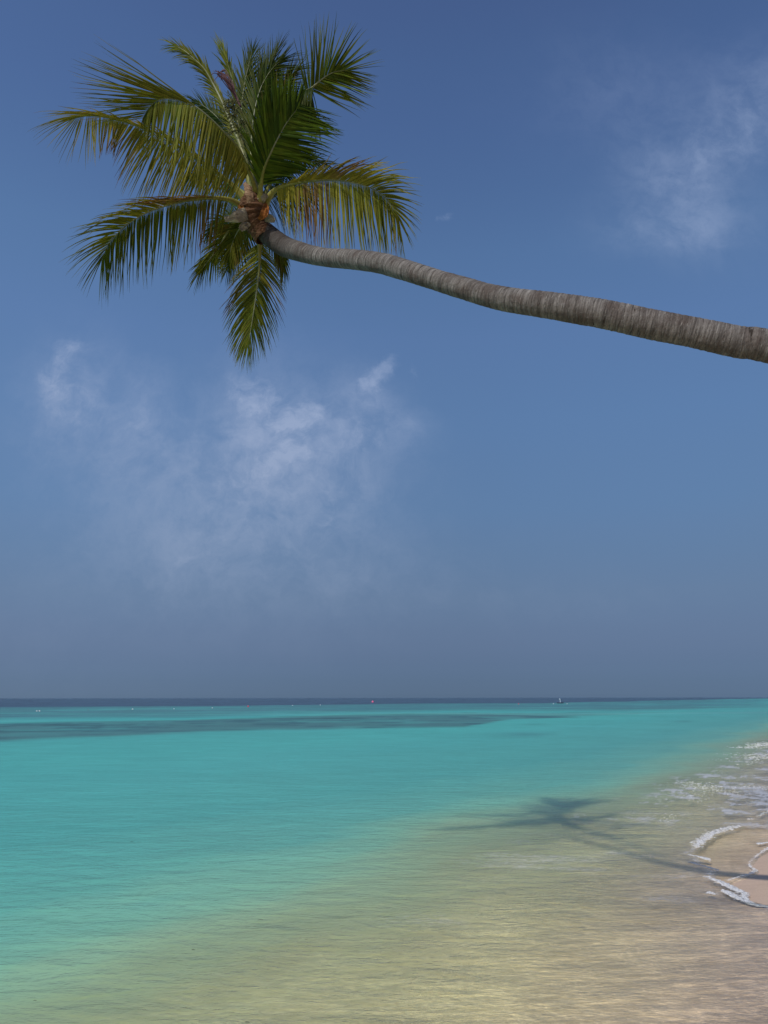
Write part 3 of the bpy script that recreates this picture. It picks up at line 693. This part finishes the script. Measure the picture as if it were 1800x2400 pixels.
# dead leaflets hanging where it bends
frond([(694, 240, 8.74), (704, 224, 8.72), (716, 212, 8.7), (728, 206, 8.7), (734, 204, 8.7)],
      D_(k=1.0, g=.2, len=[60, 80, 95, 110], ang=(80, 80, 80), droop=.5, hang=[.85], fold=[40], yel=[.0], n=10, span=(0, 1)),
      D_(k=1.0, g=.25, len=[80, 110, 128, 134, 120], ang=(70, 60, 50), droop=.35, hang=[.70, .72, .80], fold=[10, 30], yel=[.0], brown=[(.8, .95, .4)], n=26, span=(0, 1), w=1.0),
      label='limp bunch of leaflets hanging from the bent frond', rib=.008)
# F9 family: dark upright fronds in the middle, shade painted into their green
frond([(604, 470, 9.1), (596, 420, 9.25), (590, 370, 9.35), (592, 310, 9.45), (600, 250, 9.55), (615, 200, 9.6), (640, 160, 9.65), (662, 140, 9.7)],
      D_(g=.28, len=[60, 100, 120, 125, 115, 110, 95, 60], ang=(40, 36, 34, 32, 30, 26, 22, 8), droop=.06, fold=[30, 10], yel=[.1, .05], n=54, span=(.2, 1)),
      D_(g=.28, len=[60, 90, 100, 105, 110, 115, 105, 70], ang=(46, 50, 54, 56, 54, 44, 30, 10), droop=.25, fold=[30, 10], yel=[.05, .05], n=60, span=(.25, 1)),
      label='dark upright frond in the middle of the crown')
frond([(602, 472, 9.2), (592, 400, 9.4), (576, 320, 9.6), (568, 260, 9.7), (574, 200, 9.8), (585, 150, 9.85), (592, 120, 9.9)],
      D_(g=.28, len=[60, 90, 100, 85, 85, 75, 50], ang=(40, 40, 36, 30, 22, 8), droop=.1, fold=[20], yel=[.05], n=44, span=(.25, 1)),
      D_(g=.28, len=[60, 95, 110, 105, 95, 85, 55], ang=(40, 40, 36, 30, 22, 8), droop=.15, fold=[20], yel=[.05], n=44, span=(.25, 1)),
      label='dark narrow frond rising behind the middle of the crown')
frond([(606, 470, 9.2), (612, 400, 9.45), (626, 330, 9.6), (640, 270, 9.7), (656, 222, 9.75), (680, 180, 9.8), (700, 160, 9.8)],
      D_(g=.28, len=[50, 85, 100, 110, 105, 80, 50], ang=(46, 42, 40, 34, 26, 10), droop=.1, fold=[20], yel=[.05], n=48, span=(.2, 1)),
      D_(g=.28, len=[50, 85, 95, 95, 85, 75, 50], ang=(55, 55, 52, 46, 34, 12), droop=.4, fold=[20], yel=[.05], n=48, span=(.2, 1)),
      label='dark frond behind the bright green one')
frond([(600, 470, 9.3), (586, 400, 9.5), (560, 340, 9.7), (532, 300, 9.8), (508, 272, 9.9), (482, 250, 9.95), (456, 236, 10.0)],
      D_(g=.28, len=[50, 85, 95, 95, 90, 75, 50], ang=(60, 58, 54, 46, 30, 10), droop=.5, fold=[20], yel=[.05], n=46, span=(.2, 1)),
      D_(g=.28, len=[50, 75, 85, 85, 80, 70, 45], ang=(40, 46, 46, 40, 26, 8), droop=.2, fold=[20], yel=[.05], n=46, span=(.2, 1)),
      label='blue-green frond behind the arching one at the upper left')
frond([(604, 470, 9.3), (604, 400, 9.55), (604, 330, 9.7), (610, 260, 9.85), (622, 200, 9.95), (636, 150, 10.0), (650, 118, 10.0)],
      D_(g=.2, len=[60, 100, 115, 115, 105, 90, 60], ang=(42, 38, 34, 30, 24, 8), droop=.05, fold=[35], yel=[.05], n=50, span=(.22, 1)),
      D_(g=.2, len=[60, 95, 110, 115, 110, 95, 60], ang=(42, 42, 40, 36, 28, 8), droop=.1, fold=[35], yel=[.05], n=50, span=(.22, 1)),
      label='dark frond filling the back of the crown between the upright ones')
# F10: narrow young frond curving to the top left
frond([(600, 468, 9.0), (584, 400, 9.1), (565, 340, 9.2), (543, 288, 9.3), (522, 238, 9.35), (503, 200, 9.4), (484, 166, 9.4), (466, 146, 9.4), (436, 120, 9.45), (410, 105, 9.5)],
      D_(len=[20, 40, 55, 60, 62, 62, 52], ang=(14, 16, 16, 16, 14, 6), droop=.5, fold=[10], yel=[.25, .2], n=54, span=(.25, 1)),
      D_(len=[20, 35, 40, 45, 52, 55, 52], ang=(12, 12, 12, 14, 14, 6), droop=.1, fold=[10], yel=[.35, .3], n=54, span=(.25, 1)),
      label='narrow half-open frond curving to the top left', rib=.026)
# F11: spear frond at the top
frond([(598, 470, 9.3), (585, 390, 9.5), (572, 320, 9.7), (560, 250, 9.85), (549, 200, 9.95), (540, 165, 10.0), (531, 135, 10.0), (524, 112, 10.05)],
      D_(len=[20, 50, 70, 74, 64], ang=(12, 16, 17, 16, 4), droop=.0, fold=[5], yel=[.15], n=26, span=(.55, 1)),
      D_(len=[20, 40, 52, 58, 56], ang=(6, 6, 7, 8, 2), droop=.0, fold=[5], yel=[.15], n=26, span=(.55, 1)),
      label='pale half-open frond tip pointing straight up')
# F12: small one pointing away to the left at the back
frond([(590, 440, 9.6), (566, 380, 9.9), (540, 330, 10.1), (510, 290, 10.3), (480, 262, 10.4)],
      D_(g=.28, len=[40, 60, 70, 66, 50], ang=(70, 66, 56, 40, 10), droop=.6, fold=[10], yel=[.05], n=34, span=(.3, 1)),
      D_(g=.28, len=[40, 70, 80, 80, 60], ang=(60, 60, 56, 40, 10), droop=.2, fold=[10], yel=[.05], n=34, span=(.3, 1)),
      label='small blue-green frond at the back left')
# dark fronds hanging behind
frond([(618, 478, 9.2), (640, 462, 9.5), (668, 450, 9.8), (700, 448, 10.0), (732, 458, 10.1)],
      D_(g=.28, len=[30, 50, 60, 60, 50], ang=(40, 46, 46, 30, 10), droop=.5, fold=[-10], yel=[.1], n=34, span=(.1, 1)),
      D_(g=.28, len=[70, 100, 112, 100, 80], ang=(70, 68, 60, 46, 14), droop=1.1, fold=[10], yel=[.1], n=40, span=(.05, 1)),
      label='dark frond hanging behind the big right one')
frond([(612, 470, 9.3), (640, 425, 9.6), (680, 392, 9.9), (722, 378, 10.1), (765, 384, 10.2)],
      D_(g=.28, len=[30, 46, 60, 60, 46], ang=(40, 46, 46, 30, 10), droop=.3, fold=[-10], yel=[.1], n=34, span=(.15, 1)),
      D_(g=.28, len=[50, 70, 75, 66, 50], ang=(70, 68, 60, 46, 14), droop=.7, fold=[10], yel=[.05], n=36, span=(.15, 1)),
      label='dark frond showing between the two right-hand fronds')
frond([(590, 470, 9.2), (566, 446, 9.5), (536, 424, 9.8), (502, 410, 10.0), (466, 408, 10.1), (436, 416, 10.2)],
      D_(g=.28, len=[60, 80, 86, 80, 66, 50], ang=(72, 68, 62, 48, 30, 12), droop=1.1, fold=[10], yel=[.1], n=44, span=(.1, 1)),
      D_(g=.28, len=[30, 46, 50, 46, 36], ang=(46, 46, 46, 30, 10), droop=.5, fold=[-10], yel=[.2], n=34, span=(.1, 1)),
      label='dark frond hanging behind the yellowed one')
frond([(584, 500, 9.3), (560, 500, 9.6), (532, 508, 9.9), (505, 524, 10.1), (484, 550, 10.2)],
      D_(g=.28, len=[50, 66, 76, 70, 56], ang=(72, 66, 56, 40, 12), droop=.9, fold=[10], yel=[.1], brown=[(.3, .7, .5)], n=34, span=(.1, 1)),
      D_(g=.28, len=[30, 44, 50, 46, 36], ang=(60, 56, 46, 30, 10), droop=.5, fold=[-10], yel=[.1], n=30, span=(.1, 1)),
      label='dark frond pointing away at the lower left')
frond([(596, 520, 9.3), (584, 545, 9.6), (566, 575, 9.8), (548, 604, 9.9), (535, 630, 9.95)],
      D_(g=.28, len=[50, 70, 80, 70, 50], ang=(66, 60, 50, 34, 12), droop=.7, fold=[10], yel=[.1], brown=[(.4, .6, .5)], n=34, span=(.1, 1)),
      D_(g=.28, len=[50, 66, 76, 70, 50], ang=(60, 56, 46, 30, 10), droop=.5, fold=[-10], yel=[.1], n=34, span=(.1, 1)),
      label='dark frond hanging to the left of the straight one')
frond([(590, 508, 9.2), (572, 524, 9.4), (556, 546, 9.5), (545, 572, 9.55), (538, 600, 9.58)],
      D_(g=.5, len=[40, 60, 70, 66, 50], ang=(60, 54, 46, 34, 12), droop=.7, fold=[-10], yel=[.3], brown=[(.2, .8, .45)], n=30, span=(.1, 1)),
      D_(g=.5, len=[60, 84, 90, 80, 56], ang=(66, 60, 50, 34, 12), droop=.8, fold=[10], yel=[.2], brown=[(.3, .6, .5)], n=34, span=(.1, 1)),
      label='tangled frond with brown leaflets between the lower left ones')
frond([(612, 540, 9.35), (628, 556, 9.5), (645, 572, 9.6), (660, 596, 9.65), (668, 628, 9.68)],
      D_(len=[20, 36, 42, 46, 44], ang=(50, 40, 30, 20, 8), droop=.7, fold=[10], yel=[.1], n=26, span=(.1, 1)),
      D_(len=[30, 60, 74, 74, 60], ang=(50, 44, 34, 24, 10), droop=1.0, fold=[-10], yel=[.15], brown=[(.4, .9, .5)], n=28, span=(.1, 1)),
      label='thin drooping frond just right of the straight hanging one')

# crown shaft: the brown fibre wrapped round the leaf bases
def mat_fibre(name, a, b, c, rough=.95):
    m, t, out = material(name)
    co = t.node('ShaderNodeTexCoord').outputs['Object']
    mp = t.node('ShaderNodeMapping'); t.l.new(co, mp.inputs[0]); mp.inputs['Rotation'].default_value = (.5, .7, .3); mp.inputs['Scale'].default_value = (1, 1, 5)
    n = t.noise(mp.outputs[0], 14, 6, .7, 1.2); n2 = t.noise(co, 6, 3, .6)
    col = t.ramp(n, [(.25, a), (.5, b), (.75, c)])
    col = t.mix(1.0, col, t.ramp(n2, [(.3, .6), (.7, 1.25)]), blend='MULTIPLY')
    principled(t, out, col, rough, bump(t, n, 1.0, .02), .15); return m
MF = mat_fibre('leaf_base_fibre', (.035, .018, .011), (.12, .06, .033), (.27, .17, .10))
MO = mat_fibre('rusty_leaf_base', (.08, .028, .01), (.24, .085, .02), (.36, .17, .06))
MP = mat_fibre('dry_sheath', (.12, .10, .07), (.26, .23, .17), (.42, .38, .29))
def shaft():
    pts = [(622, 556, 8.98, 24), (610, 536, 9.0, 25), (599, 516, 9.0, 31), (597, 500, 9.0, 34), (597, 484, 9.0, 34), (597, 470, 9.0, 31), (596, 456, 9.0, 24), (594, 442, 9.02, 13)]
    q = [tuple(at(a, b, c)) + (d * c / F,) for a, b, c, d in pts]
    P, L = catmull(q, 110); v, f = tube(P[:, :3], P[:, 3], 40)
    v = v.reshape(110, 40, 3); c = P[:, None, :3]; u = np.linspace(0, 1, 110)[:, None]; th = np.linspace(0, 2 * np.pi, 40, endpoint=False)[None]
    ph = u * 9 + th / (2 * np.pi) * 2.0; k = 1 + .10 * ((ph % 1) - .5) + .22 * (fbm(u * 22 + 0 * th, np.cos(th) * 1.5 + 4 + 0 * u, 3, 21) - .5) + .08 * (fbm(u * 70 + 0 * th, np.cos(th) * 4 + np.sin(th) * 3 + 8, 2, 23) - .5)
    v = c + (v - c) * k[..., None]
    return mesh_np('leaf_base', v.reshape(-1, 3) - PB, f, MF, palm)
shaft()
def blade(name, pts, mat, thick=.006, nx=10, ny=26, wav=.02, seed=1, parent=None, label=None, cup=.3):
    """a curled dry sheath: pts (px, py, depth, half width px) along its middle"""
    q = [tuple(at(a, b, c)) + (d * c / F,) for a, b, c, d in pts]
    P, L = catmull(q, ny); T = nrm(np.gradient(P[:, :3], axis=0))
    vd = nrm(P[:, :3] - np.array([0, 0, H])); S = nrm(np.cross(T, vd)); N = np.cross(S, T)
    s = np.linspace(-1, 1, nx)[None, :]; u = np.linspace(0, 1, ny)[:, None]
    w = P[:, 3][:, None] * s * (1 + .25 * (fbm(u * 9 + 0 * s, s * 0 + seed, 2, seed) - .5))
    off = cup * np.abs(P[:, 3][:, None]) * s ** 2 + wav * (fbm(u * 5 + 0 * s, s * 3 + 5, 3, seed + 3) - .5) * 2
    top = P[:, None, :3] + S[:, None] * w[..., None] + N[:, None] * off[..., None]
    bot = top + N[:, None] * thick
    i = np.arange(ny - 1)[:, None]; j = np.arange(nx - 1)[None]; a = i * nx + j
    f1 = np.stack([a, a + 1, a + nx + 1, a + nx], -1).reshape(-1, 4); k = nx * ny
    f2 = f1[:, ::-1] + k
    edge = [(e * nx, (e + 1) * nx, (e + 1) * nx + k, e * nx + k) for e in range(ny - 1)] + [((e + 1) * nx - 1 + k, (e + 2) * nx - 1 + k, (e + 2) * nx - 1, (e + 1) * nx - 1) for e in range(ny - 1)]
    edge += [(e + 1, e, e + k, e + 1 + k) for e in range(nx - 1)] + [((ny - 1) * nx + e, (ny - 1) * nx + e + 1, (ny - 1) * nx + e + 1 + k, (ny - 1) * nx + e + k) for e in range(nx - 1)]
    o = mesh_np(name, np.concatenate([top.reshape(-1, 3), bot.reshape(-1, 3)]) - PB, np.concatenate([f1, f2, np.array(edge)]), mat, parent or palm)
    if label: o['label'] = label
    return o
blade('dry_sheath', [(580, 500, 8.80, 15), (560, 506, 8.72, 14), (543, 512, 8.7, 9), (527, 514, 8.7, 5)], MP, seed=3, label='pale papery sheath sticking out to the left')
blade('dry_sheath', [(586, 524, 8.85, 5), (573, 530, 8.8, 9), (564, 538, 8.8, 6)], MP, seed=5, wav=.03)
blade('dry_sheath', [(622, 508, 8.86, 10), (634, 512, 8.84, 9), (645, 518, 8.84, 4)], MP, seed=7, wav=.02)
blade('dry_sheath', [(606, 468, 8.86, 8), (618, 462, 8.84, 9), (629, 458, 8.84, 3)], MP, seed=9, wav=.02)
blade('dry_sheath', [(590, 476, 8.82, 10), (586, 456, 8.8, 9), (580, 438, 8.82, 8), (573, 428, 8.85, 4)], mat_fibre('tan_sheath', (.10, .06, .035), (.25, .16, .10), (.40, .29, .18)), seed=13)
blade('leaf_base', [(608, 514, 8.79, 4), (619, 502, 8.76, 9), (623, 488, 8.78, 8), (622, 476, 8.82, 3)], MO, seed=11, cup=-.2, label='orange broken leaf base')
blade('leaf_base', [(560, 484, 8.9, 3), (567, 486, 8.82, 5), (573, 488, 8.8, 4)], MO, seed=15, cup=-.2)

# flower stalk with many beaded strands, and a withered purple-brown one
def beads():
    V, Fc = [], []; base = 0
    def add(v, f):
        nonlocal base
        V.append(v); Fc.append(f + base); base += len(v)
    stalk, L = catmull([tuple(at(*p)) for p in [(592, 440, 8.95), (578, 370, 8.95), (562, 300, 8.95), (546, 235, 8.97)]], 40)
    add(*tube(stalk, np.linspace(.02, .006, 40), 6))
    oct_v = np.array([(1, 0, 0), (-1, 0, 0), (0, 1, 0), (0, -1, 0), (0, 0, 1.3), (0, 0, -1.3)], float)
    oct_f = np.array([(0, 2, 4, 4), (2, 1, 4, 4), (1, 3, 4, 4), (3, 0, 4, 4), (2, 0, 5, 5), (1, 2, 5, 5), (3, 1, 5, 5), (0, 3, 5, 5)])
    for k in range(34):
        i = int(rnd.uniform(22, 39)); p = stalk[i].copy(); d = nrm(np.array([rnd.gauss(-.1, .5), rnd.gauss(-.3, .4), rnd.uniform(.1, .8)]))
        row = [p.copy()]; ln = rnd.uniform(.12, .24)
        for q in range(12):
            d = nrm(d + np.array([0, 0, -.17])); p = p + d * ln / 12; row.append(p.copy())
        row = np.array(row); add(*tube(row, np.full(len(row), .0035), 4))
        for q in range(2, 13):
            for _ in range(2):
                c_ = row[q] + np.array([rnd.gauss(0, .006) for _ in range(3)]); r_ = rnd.uniform(.006, .010)
                vv = c_ + oct_v * r_
                f3 = oct_f
                add(vv, f3)
    return np.concatenate(V), np.concatenate(Fc)
def mesh_mixed(name, V, Fc, mat, parent, smooth=False):
    me = bpy.data.meshes.new(name)
    me.from_pydata([tuple(v) for v in V], [], [tuple(dict.fromkeys(int(i) for i in f)) for f in Fc])
    me.materials.append(mat); o = bpy.data.objects.new(name, me); C.objects.link(o); o.parent = parent
    me.polygons.foreach_set('use_smooth', [smooth] * len(me.polygons)); return o
m, t, out = material('flower_beads'); g = t.node('ShaderNodeNewGeometry').outputs['Position']
principled(t, out, t.ramp(t.noise(g, 40, 2), [(.35, (.05, .06, .015)), (.6, (.17, .17, .06)), (.8, (.30, .27, .13))]), .6)
V, Fc = beads(); mesh_mixed('flower_cluster', V - PB, Fc, m, palm)
m, t, out = material('withered_stalk'); principled(t, out, (.10, .045, .05), .7)
V, Fc = [], []; base = 0
for k in range(16):
    e = rnd.uniform(-1, 1)
    pts = [tuple(at(566, 250, 9.0)), tuple(at(552 + 3 * e, 222, 9.0)), tuple(at(540 + rnd.uniform(-8, 8), 196 + rnd.uniform(-6, 6), 9.0 + .1 * e)), tuple(at(520 + 14 * e, 170 + rnd.uniform(-8, 6), 9.0 + .2 * e)), tuple(at(500 + rnd.uniform(-6, 30), 172 + rnd.uniform(-10, 22), 9.0 + .3 * e))]
    P, L = catmull(pts, 24); v, f = tube(P, np.linspace(.010, .003, 24), 5); V.append(v); Fc.append(f + base); base += len(v)
mesh_np('withered_flower_stalk', np.concatenate(V) - PB, np.concatenate(Fc), m, palm)
#END_PALM#
#SMALL#
# ---------------------------------------------------------------- small floating things
def plain(name, col, rough=.5):
    m, t, out = material(name); g = t.node('ShaderNodeNewGeometry').outputs['Position']
    c = t.mix(1.0, col, t.ramp(t.noise(g, 6, 3), [(.3, .8), (.7, 1.1)]), blend='MULTIPLY'); principled(t, out, c, rough); return m
def lathe(prof, seg=24):
    v = []; f = []
    for r_, z in prof: v += [(r_ * math.cos(2 * math.pi * k / seg), r_ * math.sin(2 * math.pi * k / seg), z) for k in range(seg)]
    for i in range(len(prof) - 1):
        for k in range(seg): f.append((i * seg + k, i * seg + (k + 1) % seg, (i + 1) * seg + (k + 1) % seg, (i + 1) * seg + k))
    return np.array(v), np.array(f)
def make_buoy(px, py, wpx, mat, label, group=None, squash=1.0):
    """a ball float riding in the water with a collar and a lifting eye on top"""
    g = ground(px, py, 0); d = g.length; r_ = wpx / 2 * .78 * (g.y * math.cos(PITCH) + H * 0) / F
    root = empty('buoy', (g.x, g.y, 0)); tag(root, label, 'buoy', group)
    prof = [(max(.001, r_ * math.cos(a)), r_ * squash * math.sin(a) + r_ * squash * .55) for a in np.linspace(-math.pi / 2, math.pi / 2, 15)]
    v, f = lathe(prof); mesh_np('float', v, f, mat, root)
    v, f = lathe([(r_ * .02, r_ * squash * 1.5), (r_ * .2, r_ * squash * 1.5), (r_ * .2, r_ * squash * 1.62), (r_ * .12, r_ * squash * 1.72), (r_ * .001, r_ * squash * 1.72)], 12); mesh_np('lifting_eye', v, f, mat, root)
    return root
mw = plain('white_float', (.72, .74, .74)); mr_ = plain('red_float', (.62, .06, .12)); mpk = plain('pink_float', (.75, .16, .28)); mg_ = plain('grey_float', (.12, .14, .16))
make_buoy(873, 1646.5, 6.5, mpk, 'large pink ball buoy just below the horizon near the centre')
make_buoy(581, 1656.5, 5.0, mr_, 'dark red ball buoy at the edge of the deep blue water')
make_buoy(1215, 1651, 3.2, mr_, 'tiny red buoy left of the dark floating marker')
GB = 'small white floats of the reef line'
for px, py, w, lab in [(85.5, 1666, 4.2, 'left one of the close pair of white floats at the far left'), (91.8, 1666, 4.4, 'right one of the close pair of white floats at the far left'),
                       (310, 1662, 4, 'single white float to the right of the small dark float'),
                       (407, 1661, 2.6, 'faint white float midway between two brighter ones'), (497, 1659, 3.0, 'white float nearest to the dark red buoy'),
                       (685, 1653.5, 2.6, 'tiny white float between the dark red and the pink buoy'), (750, 1652.5, 2.6, 'tiny white float a little left of the pink buoy')]:
    make_buoy(px, py, w, mw, lab, GB, .75)
make_buoy(206, 1663.5, 3.4, mg_, 'small dark float between the white pair and the single white float', GB, .7)
for px, lab in [(1296.5, 'tiny pale float just left of the dark floating marker'), (1328.5, 'tiny pale float just right of the dark floating marker')]:
    make_buoy(px, 1650.5, 2.4, mw, lab, GB, .8)
def marker():
    g = ground(1312, 1649); k = g.y / F
    root = empty('floating_marker', (g.x, g.y, 0)); tag(root, 'dark flat float with a pale post and lamp near the horizon', 'marker float')
    w, dp, h_ = 15 * k / 2, 1.0, 2.0 * k
    v = [(sx * w * t_, sy * dp * t_, z) for z, t_ in ((-.2, .85), (h_ * .5, 1.0), (h_, .95)) for sx, sy in ((-1, -.6), (-.75, -1), (.75, -1), (1, -.6), (1, .6), (.75, 1), (-.75, 1), (-1, .6))]
    f = [(i * 8 + j, i * 8 + (j + 1) % 8, (i + 1) * 8 + (j + 1) % 8, (i + 1) * 8 + j) for i in range(2) for j in range(8)] + [(16, 17, 22, 23), (17, 18, 21, 22), (18, 19, 20, 21)]
    mesh_np('deck', v, f, plain('dark_hull', (.018, .035, .055)), root, smooth=False)
    ml = plain('pale_post', (.42, .52, .58))
    v, f = lathe([(.7 * k, h_), (.55 * k, 8.0 * k), (.001, 8.0 * k)], 10); mesh_np('post', v + [.6 * k, 0, 0], f, ml, root)
    v, f = lathe([(.001, 7.4 * k), (1.2 * k, 7.6 * k), (1.5 * k, 9.0 * k), (.9 * k, 10.3 * k), (.001, 10.6 * k)], 12); mesh_np('lamp', v - [.2 * k, 0, 0], f, ml, root)
marker()
# bits of seaweed drifting in the shallows, and a twig at the foam edge
msw = plain('dark_seaweed', (.022, .03, .016), .6)
def scrap(name, px, py, wpx, label, cat, group=None, z=None):
    g = ground(px, py); zz = float(sand_z(np.array([g.x]), np.array([g.y]))[0])
    z0 = max(0.0, zz + .012) + .006 if z is None else zz + z
    L = wpx * (g.y * math.cos(PITCH)) / F; V, Fc = [], []; b = 0
    for k in range(3):
        a = rnd.gauss(0, .35); p0 = np.array([-L / 2 + k * L * .12, rnd.gauss(0, L * .1), 0])
        P, _ = catmull([p0, p0 + [L * .35, L * .12 * math.sin(a), L * .05], p0 + [L * .7, -L * .1 * math.sin(a), 0], p0 + [L * (.85 - .2 * k), L * .3 * a, L * .02]], 12)
        v, f = tube(P, np.linspace(L * .05, L * .02, 12), 5, .5); V.append(v); Fc.append(f + b); b += len(v)
    o = mesh_np(name, np.concatenate(V), np.concatenate(Fc), msw); o.location = (g.x, g.y, z0); tag(o, label, cat, group)
GS = 'scraps of dark seaweed drifting in the shallows'
for px, py, w, lab in [(308, 1973, 9, 'dark weed scrap in the turquoise water, farther left of two'), (399, 1940, 6, 'dark weed scrap in the turquoise water, farther right and farther out'),
                       (610, 2157, 13, 'longer weed scrap at the edge of the clear shallows'), (452, 2227, 9, 'weed scrap beside a bright ripple below the green water'),
                       (717, 2203, 7, 'small slanted weed scrap over pale sand near the centre'), (783, 2279, 6, 'small dark weed scrap over pale sand in the lower middle'),
                       (80, 2346, 8, 'weed scrap close to the bottom left corner'), (327, 2283, 5, 'tiny weed speck among bright ripples at the lower left'),
                       (578, 2397, 12, 'dark weed clump cut by the bottom edge of the picture')]:
    scrap('seaweed_scrap', px, py, w, lab, 'seaweed', GS)
scrap('twig', 1744, 2098, 9, 'short dark twig stuck in the wet sand at the foam edge', 'twig', z=.02)
#END_SMALL#
